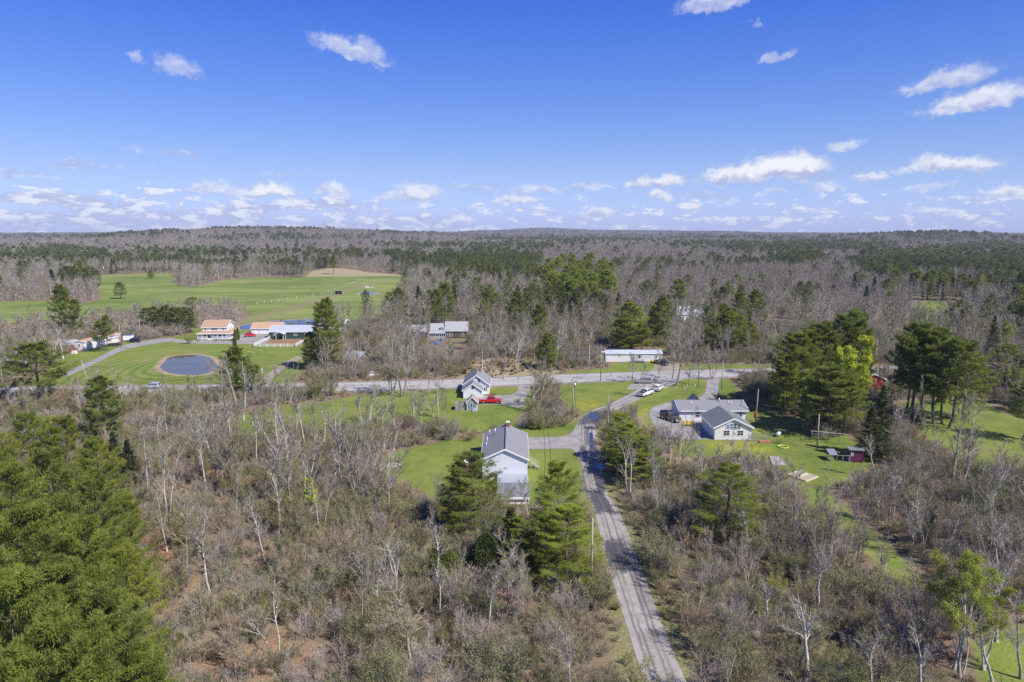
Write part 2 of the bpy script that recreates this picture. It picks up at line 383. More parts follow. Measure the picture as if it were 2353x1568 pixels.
def inside(P, poly):
    x, y = P[:, 0], P[:, 1]; r = np.zeros(len(P), bool); n = len(poly); j = n-1
    for i in range(n):
        xi, yi = poly[i]; xj, yj = poly[j]
        c = ((yi > y) != (yj > y)) & (x < (xj-xi)*(y-yi)/(yj-yi+1e-12)+xi); r ^= c; j = i
    return r
def sdist(P, poly):
    """signed distance, positive inside"""
    d = np.full(len(P), 1e9); n = len(poly)
    for i in range(n):
        a = poly[i-1]; b = poly[i]; e = b-a; L = max(e@e, 1e-9)
        t = np.clip(((P-a)@e)/L, 0, 1); q = P-(a+t[:, None]*e)
        d = np.minimum(d, np.hypot(q[:, 0], q[:, 1]))
    return np.where(inside(P, poly), d, -d)
HILLS = [(660,519,2700,190,.22),(830,523,2900,130,.2),(480,527,2600,150,.2),(330,529,2300,110,.15),(1000,527,3600,160,.2),(1260,526,7200,90,.2),(1140,530,6000,120,.15),(1430,531,6600,110,.2),(1620,532,5600,120,.15),
         (2130,528,2300,120,.16),(2050,532,2500,140,.15),(1800,537,2700,90,.15),(2300,535,2600,110,.15),(1330,545,3300,110,.10),(60,538,5200,160,.2)]
def terrain(x, y):
    x = np.asarray(x, float); y = np.asarray(y, float)
    d = np.hypot(x, y)+1e-6; t = np.arctan2(x, y)
    s = np.clip((d-720)/2600, 0, 1); s = s*s*(3-2*s)
    z = 14*s + 15*np.clip((d-3000)/5500, 0, 1)
    und = np.sin(x/310+1.3)*np.cos(y/270+.4) + .6*np.sin((x+y)/170+2)*np.cos((x-y)/230)
    z = z + und*4.5*np.clip((d-750)/1800, 0, 1)
    for (px, py, D, wpx, wl) in HILLS:
        a = math.atan((px-CX)/F/math.cos(PITCH)); top = H+(537-py)/F*D-12
        wa = wpx/F*1.1; basez = 14+15*max(0, min(1, (D-3000)/5500))
        z = z + max(0, top-basez)*np.exp(-((t-a)/wa)**2-((np.log(d/D))/wl)**2)*(.46 if px < 1050 else (.42 if px > 1750 else .8))
    return z
# ------------------------------------------------------------------ ground sheet
def build_ground():
    xs = [0.0]; st = 1.3
    while xs[-1] < 9500:
        xs.append(xs[-1]+st)
        if xs[-1] > 150: st *= 1.045
    xs = np.array(sorted([-v for v in xs[1:]]+xs))
    ys = [-120, -60, -20, 0, 20, 30]; st = 1.3
    while ys[-1] < 11000:
        ys.append(ys[-1]+st)
        if ys[-1] > 300: st *= 1.018
    ys = np.array(ys, float)
    X, Y = np.meshgrid(xs, ys); nx, ny = len(xs), len(ys)
    P = np.stack([X.ravel(), Y.ravel()], 1)
    Z = terrain(P[:, 0], P[:, 1])
    V = np.column_stack([P, Z])
    i = np.arange((ny-1)*(nx-1)); r = i//(nx-1); c = i % (nx-1); a = r*nx+c
    Q = np.column_stack([a, a+1, a+nx+1, a+nx])
    m, g, b = newmat('ground_cover')
    def att(n): return g.add('ShaderNodeAttribute', attribute_name=n).outputs['Fac']
    pos = wpos(g)
    n1 = g.noise(pos, .35, 5, .65); n2 = g.noise(pos, 2.6, 4, .6); n3 = g.noise(pos, .035, 4, .55); n4 = g.noise(pos, .11, 4, .6)
    wob = g.m('MULTIPLY', g.m('SUBTRACT', n1, .5), 3.2)
    soil = g.mix(g.step(n1, .3, .7), (.14, .10, .07), (.25, .185, .125))
    soil = g.mix(g.step(n4, .48, .7), soil, (.19, .185, .085))
    soil = g.mix(g.m('MULTIPLY', g.step(n2, .45, .75), .6), soil, (.24, .185, .13))
    lit = g.mix(g.step(n2, .3, .7), (.24, .14, .085), (.38, .23, .14))
    soil = g.mix(g.m('MULTIPLY', g.step(g.m('ADD', att('litter'), wob), -1.5, 3), .9), soil, lit)
    dry = g.mix(g.step(n2, .3, .7), (.25, .20, .115), (.40, .33, .20))
    soil = g.mix(g.step(g.m('ADD', att('dry'), wob), -1, 1.5), soil, dry)
    soil = g.mix(g.m('MULTIPLY', g.step(g.m('ADD', att('verge'), wob), -3.6, -1.2), .75), soil, g.mix(g.step(n2, .35, .7), (.15, .165, .05), (.30, .27, .14)))
    lawn = g.mix(g.step(n4, .3, .7), (.108, .16, .024), (.185, .232, .042))
    lawn = g.mix(g.m('MULTIPLY', g.step(n1, .35, .75), .5), lawn, (.235, .25, .07))
    lawn = g.mix(g.m('MULTIPLY', g.step(n2, .4, .8), .35), lawn, (.085, .12, .022))
    lawn = g.mix(g.m('MULTIPLY', g.step(n3, .52, .68), .45), lawn, (.27, .245, .10))
    nb = g.noise(pos, .018, 3, .5); lawn = g.mix(g.step(nb, .42, .62), lawn, g.mix(1.0, lawn, (.78, .84, .75), 'MULTIPLY')); nf = g.noise(pos, 1.1, 5, .7); lawn = g.mix(g.m('MULTIPLY', g.step(nf, .50, .68), .6), lawn, (.26, .225, .11))
    # dandelion patches
    dn = g.noise(pos, 5.0, 2, .5); dm = g.step(g.m('ADD', att('dandelion'), wob), -1, 2)
    lawn = g.mix(g.m('MULTIPLY', dm, g.m('MULTIPLY', g.step(dn, .52, .60), g.step(n1, .35, .6, .35, 1))), lawn, (.55, .44, .02))
    # mowing stripes: concentric round the pond, straight elsewhere
    st = att('stripe'); w = g.m('SINE', st)
    lawn = g.mix(g.m('MULTIPLY', g.step(w, -.4, .4), g.m('MULTIPLY', att('mown'), .34)), lawn, (.25, .28, .075))
    lawn = g.mix(g.m('MULTIPLY', g.step(w, .2, -.6), g.m('MULTIPLY', att('mown'), .20)), lawn, (.08, .125, .02))
    field = g.mix(g.step(g.noise(g.vm('MULTIPLY', pos, (.6, 1.0, 1)), .022, 6, .65), .35, .65), (.115, .165, .035), (.225, .255, .075))
    field = g.mix(g.m('MULTIPLY', g.step(n4, .5, .75), .4), field, (.29, .26, .13))
    col = g.mix(g.step(g.m('ADD', att('field'), wob), -1.2, 1.2), soil, field)
    col = g.mix(g.step(g.m('ADD', att('lawn'), wob), -.8, .9), col, lawn)
    col = g.mix(g.step(g.m('ADD', att('bank'), g.m('MULTIPLY', wob, 1.3)), -2.6, -1.2), col, g.mix(g.step(n2, .3, .7), (.22, .16, .09), (.46, .36, .24)))
    # dirt track over the field
    col = g.mix(g.m('MULTIPLY', g.step(g.m('ADD', att('track'), g.m('MULTIPLY', wob, .5)), -1.6, .6), .55), col, (.24, .20, .11))
    g.l.new(g.mix(g.step(g.m('ADD', att('mud'), g.m('MULTIPLY', wob, .3)), -.6, .5), col, g.mix(n2, (.13, .075, .045), (.38, .24, .13))), b.inputs['Base Color'])
    rough(b, .95, .08)
    bn = g.add('ShaderNodeBump'); bn.inputs['Strength'].default_value = .55; bn.inputs['Distance'].default_value = .25
    g.l.new(n2, bn.inputs['Height']); g.l.new(bn.outputs[0], b.inputs['Normal'])
    me = np_mesh('ground', V, Q=Q, mats=['ground_cover'])
    near = (P[:, 1] > 20) & (P[:, 1] < 1100) & (np.abs(P[:, 0]) < 900)
    Pn = P[near]
    def zone(name, polys):
        v = np.full(len(P), -12.0); d = np.full(len(Pn), -12.0)
        for q in polys: d = np.maximum(d, sdist(Pn, gp(q)))
        v[near] = np.clip(d, -12, 12)
        me.attributes.new(name, 'FLOAT', 'POINT').data.foreach_set('value', v.astype(np.float32))
    zone('bank', [POND, [(x, y) for x, y in REAR_POND], FIELD_POND]); zone('lawn', LAWNS); zone('verge', [LANE]+list(DRIVES.values())); zone('field', [FIELD]); zone('dry', DRY); zone('litter', LITTER)
    zone('dandelion', [[(1310,925),(1330,915),(1380,922),(1400,928),(1360,943),(1335,950)], [(1455,945),(1480,935),(1545,923),(1495,936),(1492,955),(1500,985),(1488,970)],
                       [(1620,1013),(1720,1013),(1780,1030),(1750,1075),(1690,1060),(1630,1030)], [(1735,975),(1790,985),(1760,1000),(1735,1000)]])
    tr = [(850,650),(780,672),(700,700),(600,735)]
    def band(pts, w):
        a = [(x-w, y-2) for x, y in pts]; b2 = [(x+w, y+3) for x, y in reversed(pts)]; return a+b2
    zone('track', [[(500,748),(620,716),(700,694),(780,668),(850,650),(900,640),(905,642),(856,654),(790,676),(706,706),(640,722),(560,745)]])
    zone('mud', [[(596,792),(620,779),(708,778),(700,789),(690,795)], [(1290,1072),(1292,1072),(1292,1073)]])
    c = np.array(G(435, 838)[:2]); rel = (P-c)*[1, .62]
    rad = np.hypot(rel[:, 0], rel[:, 1]); s1 = rad*2*math.pi/3.0
    s2 = (P[:, 0]*.42+P[:, 1]*.91)*2*math.pi/2.6; s3 = (P[:, 0]*.55-P[:, 1]*.83)*2*math.pi/3.2
    s = np.where((rad < 32) & (P[:, 0]-c[0] < 16) & (P[:, 0] > -160), s1, np.where(P[:, 0] < -140, s3, s2))
    me.attributes.new('stripe', 'FLOAT', 'POINT').data.foreach_set('value', s.astype(np.float32))
    mown = np.zeros(len(P)); mown[near] = inside(Pn, gp(LAWNS[0]))*1.0
    me.attributes.new('mown', 'FLOAT', 'POINT').data.foreach_set('value', mown.astype(np.float32))
    me.polygons.foreach_set('use_smooth', np.ones(len(me.polygons), bool))
    tag(link('ground', me), kind='structure')
build_ground()
# ------------------------------------------------------------------ roads, drives, water (structure)
def sheet(name, pts, z, mat, kind='structure', sub=0, label=None):
    from mathutils.geometry import tessellate_polygon
    T = np.array(tessellate_polygon([[Vector((p[0], p[1], 0)) for p in pts]])); V = np.array([(p[0], p[1], z) for p in pts])
    a, b, c = V[T[:, 0]], V[T[:, 1]], V[T[:, 2]]; fl = np.cross(b-a, c-a)[:, 2] < 0; T[fl] = T[fl][:, ::-1]
    me = np_mesh(name, V, T=T, mats=[mat])
    return tag(link(name, me), kind=kind)
def smooth_line(pts, n=6):
    P = [np.array(p, float) for p in pts]; out = []
    for i in range(len(P)-1):
        p0, p1, p2, p3 = P[max(i-1, 0)], P[i], P[i+1], P[min(i+2, len(P)-1)]
        for k in range(n):
            t = k/n
            out.append(.5*((2*p1)+(-p0+p2)*t+(2*p0-5*p1+4*p2-p3)*t*t+(-p0+3*p1-3*p2+p3)*t**3))
    out.append(P[-1]); return np.array(out)
def strip(name, line, off0, off1, z, mat, dash=None, parent=None):
    L = np.asarray(line); T = np.gradient(L, axis=0); T /= np.linalg.norm(T, axis=1)[:, None]
    N = np.column_stack([-T[:, 1], T[:, 0]])
    A = L+N*off0; B = L+N*off1
    V = np.vstack([np.column_stack([A, np.full(len(A), z)]), np.column_stack([B, np.full(len(B), z)])]); n = len(L)
    i = np.arange(n-1)
    if off1 > off0: Q = np.column_stack([i, i+1, i+n+1, i+n])
    else: Q = np.column_stack([i, i+n, i+n+1, i+1])
    return link(name, np_mesh(name, V, Q=Q, mats=[mat]), parent)
def road_materials():
    m, g, b = newmat('asphalt'); p = wpos(g)
    n = g.noise(p, .25, 5, .6); n2 = g.noise(p, 6, 3, .6)
    c = g.mix(n, (.30, .295, .29), (.40, .39, .375)); c = g.mix(g.m('MULTIPLY', n2, .3), c, (.44, .43, .41))
    # long wheel-worn streaks and dark tar lines that run with the road
    s = g.noise(g.vm('MULTIPLY', p, (.03, 1.0, 1)), 1.6, 4, .6)
    c = g.mix(g.m('MULTIPLY', g.step(s, .5, .68), .55), c, (.14, .135, .13))
    cr = g.add('ShaderNodeTexVoronoi', feature='DISTANCE_TO_EDGE'); g.put(cr.inputs['Vector'], g.vm('ADD', p, g.vm('SCALE', g.noise(p, .6, 3, out=1)))); cr.inputs['Scale'].default_value = .16
    c = g.mix(g.step(cr.outputs[0], .012, .003), c, (.07, .068, .066))
    g.l.new(c, b.inputs['Base Color']); rough(b, .85, .25)
    m, g, b = newmat('old_asphalt'); p = wpos(g)
    n = g.noise(p, .3, 5, .65); n2 = g.noise(p, 5, 4, .6); n3 = g.noise(p, 1.1, 4, .6)
    c = g.mix(g.step(n, .3, .7), (.19, .18, .17), (.33, .31, .29)); c = g.mix(g.m('MULTIPLY', n2, .4), c, (.36, .34, .31))
    c = g.mix(g.m('MULTIPLY', g.step(n3, .55, .72), .5), c, (.11, .105, .10))
    g.l.new(c, b.inputs['Base Color']); rough(b, .85, .2)
    # gravel lane: pale worn stone, two wheel tracks, damp tar-dark stretches and puddle stains
    m, g, b = newmat('lane_gravel'); p = wpos(g)
    uv = g.add('ShaderNodeAttribute', attribute_name='lane'); sp = g.add('ShaderNodeSeparateXYZ'); g.l.new(uv.outputs['Vector'], sp.inputs[0])
    u, v = sp.outputs[0], sp.outputs[1]
    n = g.noise(p, .45, 5, .65); n2 = g.noise(p, 7, 4, .65); n3 = g.noise(p, 1.3, 5, .6)
    c = g.mix(g.step(n, .3, .7), (.27, .245, .22), (.40, .375, .345)); c = g.mix(g.m('MULTIPLY', g.step(n2, .4, .7), .45), c, (.17, .155, .14))
    sw = g.m('ADD', u, g.m('MULTIPLY', g.m('SUBTRACT', n, .5), .16))
    for cen in (.22, .36, .62, .76):
        t = g.m('ABSOLUTE', g.m('SUBTRACT', sw, cen))
        c = g.mix(g.m('MULTIPLY', g.step(t, .07, .005), g.m('MULTIPLY', g.step(g.noise(g.vm('MULTIPLY', uv.outputs['Vector'], (3, .09, 1)), 1.0, 4, .6), .28, .55), .8)), c, (.12, .11, .10))
    def stain(v0, v1, u0, u1, dark, soft=.9):
        w = g.m('MULTIPLY', g.m('SUBTRACT', n3, .5), 5.0)
        vv = g.m('ADD', v, w); uu = g.m('ADD', u, g.m('MULTIPLY', g.m('SUBTRACT', n3, .5), .5))
        a = g.m('MULTIPLY', g.step(vv, v0-1.4, v0+1.4), g.step(vv, v1+1.4, v1-1.4))
        e = g.m('MULTIPLY', g.step(uu, u0-.05, u0+.05), g.step(uu, u1+.05, u1-.05))
        return g.m('MULTIPLY', g.m('MULTIPLY', a, e), dark)
    wet = None
    for args in STAINS:
        q = stain(*args); wet = q if wet is None else g.m('MAXIMUM', wet, q)
    c = g.mix(wet, c, (.052, .047, .048))
    g.l.new(c, b.inputs['Base Color']); rough(b, .8, .3)
    g.l.new(g.m('MULTIPLY_ADD', wet, -.45, .88), b.inputs['Roughness'])
    m, g, b = newmat('gravel_path'); p = wpos(g)
    c = g.mix(g.step(g.noise(p, .6, 5, .65), .3, .7), (.20, .175, .13), (.36, .31, .24)); g.l.new(c, b.inputs['Base Color']); rough(b, .9, .1)
    plain('paint_white', (.62, .62, .60), .7, .2, 1.2); plain('paint_yellow', (.60, .48, .14), .7, .2, 1.2)
    m, g, b = newmat('puddle_water'); g.put(b.inputs['Base Color'], (.045, .045, .05)); rough(b, .04, .9)
    for nm, deep, r in (('pond_water', (.085, .072, .034), .05), ('clear_water', (.010, .022, .045), .10)):
        m, g, b = newmat(nm); p = wpos(g)
        g.l.new(g.mix(g.noise(p, .12, 3), deep, tuple(x*1.6 for x in deep)), b.inputs['Base Color'])
        b.inputs['Roughness'].default_value = r; b.inputs['IOR'].default_value = 1.33; b.inputs['Specular IOR Level'].default_value = .5 if nm == 'pond_water' else .6
        bn = g.add('ShaderNodeBump'); bn.inputs['Strength'].default_value = .10; bn.inputs['Distance'].default_value = .03
        g.l.new(g.noise(g.vm('MULTIPLY', p, (1, .5, 1)), 3.0, 3), bn.inputs['Height']); g.l.new(bn.outputs[0], b.inputs['Normal'])
# stains along the lane: metres from the near end, share of the width
STAINS = []
def build_roads():
    hw = [(-700, 917), (-200, 904), (0, 900), (300, 897), (610, 893), (850, 888), (1058, 881.5), (1277, 871.5), (1450, 865), (1624, 859.5), (1800, 855), (2005, 851), (2353, 846), (2900, 842)]
    line = smooth_line([G(x, y)[:2] for x, y in hw], 10)
    # lane, as a ladder between its two edges
    half = LANE.index((1582,864)); Lf = LANE[:half]; Rt = LANE[half:][::-1]
    A = smooth_line([G(*p)[:2] for p in Lf], 8); B = smooth_line([G(*p)[:2] for p in Rt], 8)
    def res(P, n):
        s = np.r_[0, np.cumsum(np.linalg.norm(np.diff(P, axis=0), axis=1))]; t = np.linspace(0, s[-1], n)
        return np.column_stack([np.interp(t, s, P[:, 0]), np.interp(t, s, P[:, 1])])
    n = 150; A = res(A, n); B = res(B, n); M = (A+B)/2
    arc = np.r_[0, np.cumsum(np.linalg.norm(np.diff(M, axis=0), axis=1))]
    def at(px, py):
        g0 = np.array(G(px, py)[:2]); k = np.argmin(np.linalg.norm(M-g0, axis=1)); return arc[k]
    for (y0, y1, u0, u1, d, x) in [(1312,1238,.02,.72,.85,1420),(1400,1240,.6,1.02,.35,1440),(1180,1128,.02,.8,.8,1380),(1135,1010,.50,.98,.80,1360),(1050,1022,.06,.35,.8,1350),(1022,985,.40,.62,.7,1350),
                                   (975,940,.02,1.0,.78,1360),(1090,1060,.2,.9,.45,1360),(1480,1440,.5,.9,.3,1500)]:
        STAINS.append((at(x, y0), at(x, y1), u0, u1, d))
    road_materials()
    V = []; uv = []; Q = []; cols = 9
    for i in range(n):
        for k in range(cols):
            t = k/(cols-1); p = A[i]*(1-t)+B[i]*t; V.append((p[0], p[1], .03)); uv.append((t, arc[i], 0))
    for i in range(n-1):
        for k in range(cols-1):
            a = i*cols+k; Q.append((a, a+1, a+cols+1, a+cols))
    me = np_mesh('gravel_lane', np.array(V), Q=np.array(Q), mats=['lane_gravel'])
    me.attributes.new('lane', 'FLOAT_VECTOR', 'POINT').data.foreach_set('vector', np.array(uv, np.float32).ravel())
    tag(link('gravel_lane', me), kind='structure')
    for nm, poly in DRIVES.items():
        P = smooth_line([G(*p)[:2] for p in poly+[poly[0]]], 4)[:-1]
        sheet(nm, P, .02, 'old_asphalt')
    sheet('dirt_path', smooth_line([G(*p)[:2] for p in PATH+[PATH[0]]], 4)[:-1], .016, 'gravel_path')
    r = strip('highway', line, -5.3, 5.3, .05, 'asphalt'); tag(r, kind='structure')
    m, g, b = newmat('road_shoulder'); p = wpos(g)
    g.l.new(g.mix(g.step(g.noise(p, 1.2, 4, .65), .3, .7), (.17, .14, .105), (.32, .27, .21)), b.inputs['Base Color']); rough(b, .95, .1)
    s = strip('highway_shoulder', line, -6.9, 6.9, .012, 'road_shoulder'); tag(s, kind='structure')
    for o, w, mt in ((-3.75, .16, 'paint_white'), (3.75, .16, 'paint_white'), (-.17, .13, 'paint_yellow'), (.17, .13, 'paint_yellow')):
        q = strip('lane_marking', line, o-w/2, o+w/2, .056, mt); tag(q, kind='structure')
    sheet('trailer_yard', [G(*p)[:2] for p in [(1470,862),(1500,850),(1505,838),(1560,836),(1562,850),(1600,855),(1610,862)]], .018, 'gravel_path')
    sheet('parking_verge', [G(*p)[:2] for p in [(1440,895),(1448,884),(1530,872),(1545,880),(1500,897)]], .014, 'old_asphalt')
    for pts in ([(1351,953),(1362,948),(1378,949),(1392,955),(1384,963),(1376,972),(1366,968),(1356,962)], [(1355,995),(1361,994),(1363,1006),(1360,1017),(1355,1014),(1354,1003)], [(1372,1070),(1384,1064),(1393,1066),(1392,1077),(1382,1080),(1370,1076),(1362,1074)], [(1356,1021),(1363,1022),(1362,1030),(1356,1029)]):
        sheet('water_puddle', smooth_line([G(*p)[:2] for p in pts+[pts[0]]], 4)[:-1], .036, 'puddle_water')
    sheet('water_pond', [G(*p)[:2] for p in POND], .03, 'pond_water')
    sheet('water_rear_pond', [G(*p)[:2] for p in REAR_POND], .03, 'clear_water')
    sheet('water_field_pond', [G(*p)[:2] for p in FIELD_POND], .03, 'clear_water')
build_roads()
# ------------------------------------------------------------------ plants
def unit(v): return v/np.maximum(np.linalg.norm(v, axis=-1, keepdims=True), 1e-9)
def perp(d, rng):
    r = rng.normal(size=d.shape); r -= (r*d).sum(-1, keepdims=True)*d
    return unit(r)
class Geo:
    def __init__(s): s.V = []; s.T = []; s.Q = []; s.n = 0; s.tm = []; s.qm = []
    def tubes(s, P, R, k=4, mi=0):
        n, m, _ = P.shape
        t = unit(np.gradient(P, axis=1)); ref = np.where(np.abs(t[..., 2:3]) > .9, np.array([1., 0, 0]), np.array([0, 0, 1.]))
        u = unit(np.cross(t, ref)); w = np.cross(t, u)
        a = np.arange(k)*2*np.pi/k
        V = P[:, :, None]+R[:, :, None, None]*(u[:, :, None]*np.cos(a)[:, None]+w[:, :, None]*np.sin(a)[:, None])
        idx = s.n+np.arange(n*m*k).reshape(n, m, k)
        q = np.stack([idx[:, :-1], np.roll(idx, -1, 2)[:, :-1], np.roll(idx, -1, 2)[:, 1:], idx[:, 1:]], -1).reshape(-1, 4)
        s.V.append(V.reshape(-1, 3)); s.Q.append(q); s.qm.append(np.full(len(q), mi)); s.n += n*m*k
    def slivers(s, A, D, w, rng, mi=0, flat=0):
        """one thin triangle each, from A along D, w wide at its foot"""
        if flat:   # blade faces up and outward, as needle sprays do
            p = unit(np.cross(unit(D), np.array([0, 0, 1.])+rng.normal(size=D.shape)*flat))*np.asarray(w).reshape(-1, 1)*.5
        else: p = perp(unit(D), rng)*np.asarray(w).reshape(-1, 1)*.5
        V = np.stack([A-p, A+p, A+D], 1).reshape(-1, 3); n = len(A)
        s.V.append(V); s.T.append(s.n+np.arange(n*3).reshape(n, 3)); s.tm.append(np.full(n, mi)); s.n += 3*n
    def leaves(s, C, size, rng, mi=0):
        n = len(C); u = unit(rng.normal(size=(n, 3))); v = perp(u, rng); z = np.asarray(size).reshape(-1, 1)
        V = np.stack([C-u*z, C+v*z*.6, C+u*z, C-v*z*.6], 1).reshape(-1, 3)
        s.V.append(V); s.Q.append(s.n+np.arange(n*4).reshape(n, 4)); s.qm.append(np.full(n, mi)); s.n += 4*n
    def mesh(s, name, mats):
        T = np.vstack(s.T) if s.T else None; Q = np.vstack(s.Q) if s.Q else None
        return np_mesh(name, np.vstack(s.V), T, Q, mats, np.concatenate(s.tm) if s.tm else None, np.concatenate(s.qm) if s.qm else None)
def grow(P, L, m, tlo, thi, ang, ratio, k, rng, up=.15, wob=.12, taper=.55):
    """m children on every branch path P (n, steps, 3)"""
    n, st, _ = P.shape
    t = rng.uniform(tlo, thi, (n, m)); t.sort(1)
    f = t*(st-1); i = np.clip(f.astype(int), 0, st-2); r = (f-i)[..., None]
    a = np.take_along_axis(P, i[..., None].repeat(3, 2), 1); b = np.take_along_axis(P, (i+1)[..., None].repeat(3, 2), 1)
    A = a*(1-r)+b*r; tan = unit(b-a)
    q = perp(tan, rng); an = rng.normal(ang, ang*.2, (n, m, 1))
    d = unit(tan*np.cos(an)+q*np.sin(an)+np.array([0, 0, up]))
    ln = (L[:, None]*ratio*(1-taper*t)*rng.uniform(.65, 1.2, (n, m))).reshape(-1)
    A = A.reshape(-1, 3); d = d.reshape(-1, 3); pts = [A]; cur = A; dd = d
    for s_ in range(k):
        dd = unit(dd+rng.normal(size=dd.shape)*wob+np.array([0, 0, up*.35])); cur = cur+dd*(ln/k)[:, None]; pts.append(cur)
    return np.stack(pts, 1), ln, t.reshape(-1)
def bare_tree(seed, h=11., limbs=15, twig=1.0, spread=.42, lean=0., stems=1, first=.28, leaf=0, leafsize=.1, tw=.035, up=.22):
    """returns (trunk mesh data, crown mesh data)"""
    rng = np.random.default_rng(seed); tr = Geo(); cr = Geo()
    base = np.zeros((stems, 3)); st = 8
    ang0 = rng.uniform(0, 6.28); P = []
    for i in range(stems):
        a = ang0+6.28*i/stems; tilt = (0 if stems == 1 else rng.uniform(.16, .34))
        d = np.array([math.cos(a)*tilt+lean, math.sin(a)*tilt, 1.]); d /= np.linalg.norm(d)
        hh = h*(1 if i == 0 else rng.uniform(.7, .98)); cur = base[i]+np.array([math.cos(a), math.sin(a), 0])*(.12 if stems > 1 else 0); q = [cur]
        for k in range(st-1):
            d = d+rng.normal(size=3)*.075; d[2] += .06; d /= np.linalg.norm(d); cur = cur+d*hh/(st-1); q.append(cur)
        P.append(q)
    P = np.array(P); r0 = .0115*h+.035
    R = np.linspace(1, .12, st)[None]*np.full((stems, 1), r0*(1 if stems == 1 else .72)); R[:, 0] *= 1.3
    tr.tubes(P, R, 6)
    L0 = np.full(stems, h)
    m1 = max(5, int(limbs/stems))
    P1, L1, t1 = grow(P, L0, m1, first, .97, .78, spread, 4, rng, up, .13)
    r1 = (r0*.46*(1-.65*t1))[:, None]*np.linspace(1, .25, 5)[None]
    tr.tubes(P1, r1, 4)
    P2, L2, t2 = grow(P1, L1, max(4, int(6*twig)), .22, 1.0, .62, .52, 2, rng, up*.8, .15)
    cr.tubes(P2, np.repeat((.013+.0012*h)*np.array([[1, .6, .3]]), len(P2), 0), 3)
    P3, L3, t3 = grow(P2, L2, max(4, int(6*twig)), .15, 1.0, .6, .55, 1, rng, up*.5, .1)
    cr.slivers(P3[:, 0], P3[:, 1]-P3[:, 0], tw, rng)
    m4 = max(2, int(4*twig)); P4, L4, t4 = grow(P3, L3, m4, .2, 1.0, .55, .6, 1, rng, up*.4, .1)
    cr.slivers(P4[:, 0], P4[:, 1]-P4[:, 0], tw*.75, rng)
    if leaf:
        pool = P4[:, 1]; k = rng.integers(0, len(pool), leaf)
        cr.leaves(pool[k]+rng.normal(size=(leaf, 3))*.16, rng.uniform(.7, 1.3, leaf)*leafsize, rng, 1)
    return tr, cr
def shrub(seed, h=2.8, stems=14, twig=5, leaf=0, leafsize=.07, tw=.03, fan=.55):
    rng = np.random.default_rng(seed); g = Geo()
    a = rng.uniform(0, 6.28, stems); rad = rng.uniform(0, .35*h*.5, stems)
    B = np.column_stack([np.cos(a)*rad, np.sin(a)*rad, np.zeros(stems)])
    tl = rng.uniform(.1, fan, stems); d = unit(np.column_stack([np.cos(a)*tl, np.sin(a)*tl, np.ones(stems)]))
    L = h*rng.uniform(.65, 1.05, stems); P = [B]; cur = B
    for k in range(3): d = unit(d+rng.normal(size=d.shape)*.12); cur = cur+d*(L/3)[:, None]; P.append(cur)
    P = np.stack(P, 1); g.tubes(P, np.repeat(np.array([[.022, .017, .012, .006]]), stems, 0)*(h/2.8), 3)
    P2, L2, _ = grow(P, L, twig+3, .15, 1., .5, .42, 1, rng, .2, .1); g.slivers(P2[:, 0], P2[:, 1]-P2[:, 0], tw, rng)
    P3, L3, _ = grow(P2, L2, twig, .1, 1., .6, .55, 1, rng, .15, .1); g.slivers(P3[:, 0], P3[:, 1]-P3[:, 0], tw*.8, rng)
    P4, L4, _ = grow(P3, L3, 3, .2, 1., .6, .6, 1, rng, .1, .1); g.slivers(P4[:, 0], P4[:, 1]-P4[:, 0], tw*.6, rng)
    if leaf:
        k = rng.integers(0, len(P4), leaf) if leaf else 0; g.leaves(P4[k, 1]+rng.normal(size=(leaf, 3))*.1, rng.uniform(.6, 1.3, leaf)*leafsize, rng, 1)
    return g
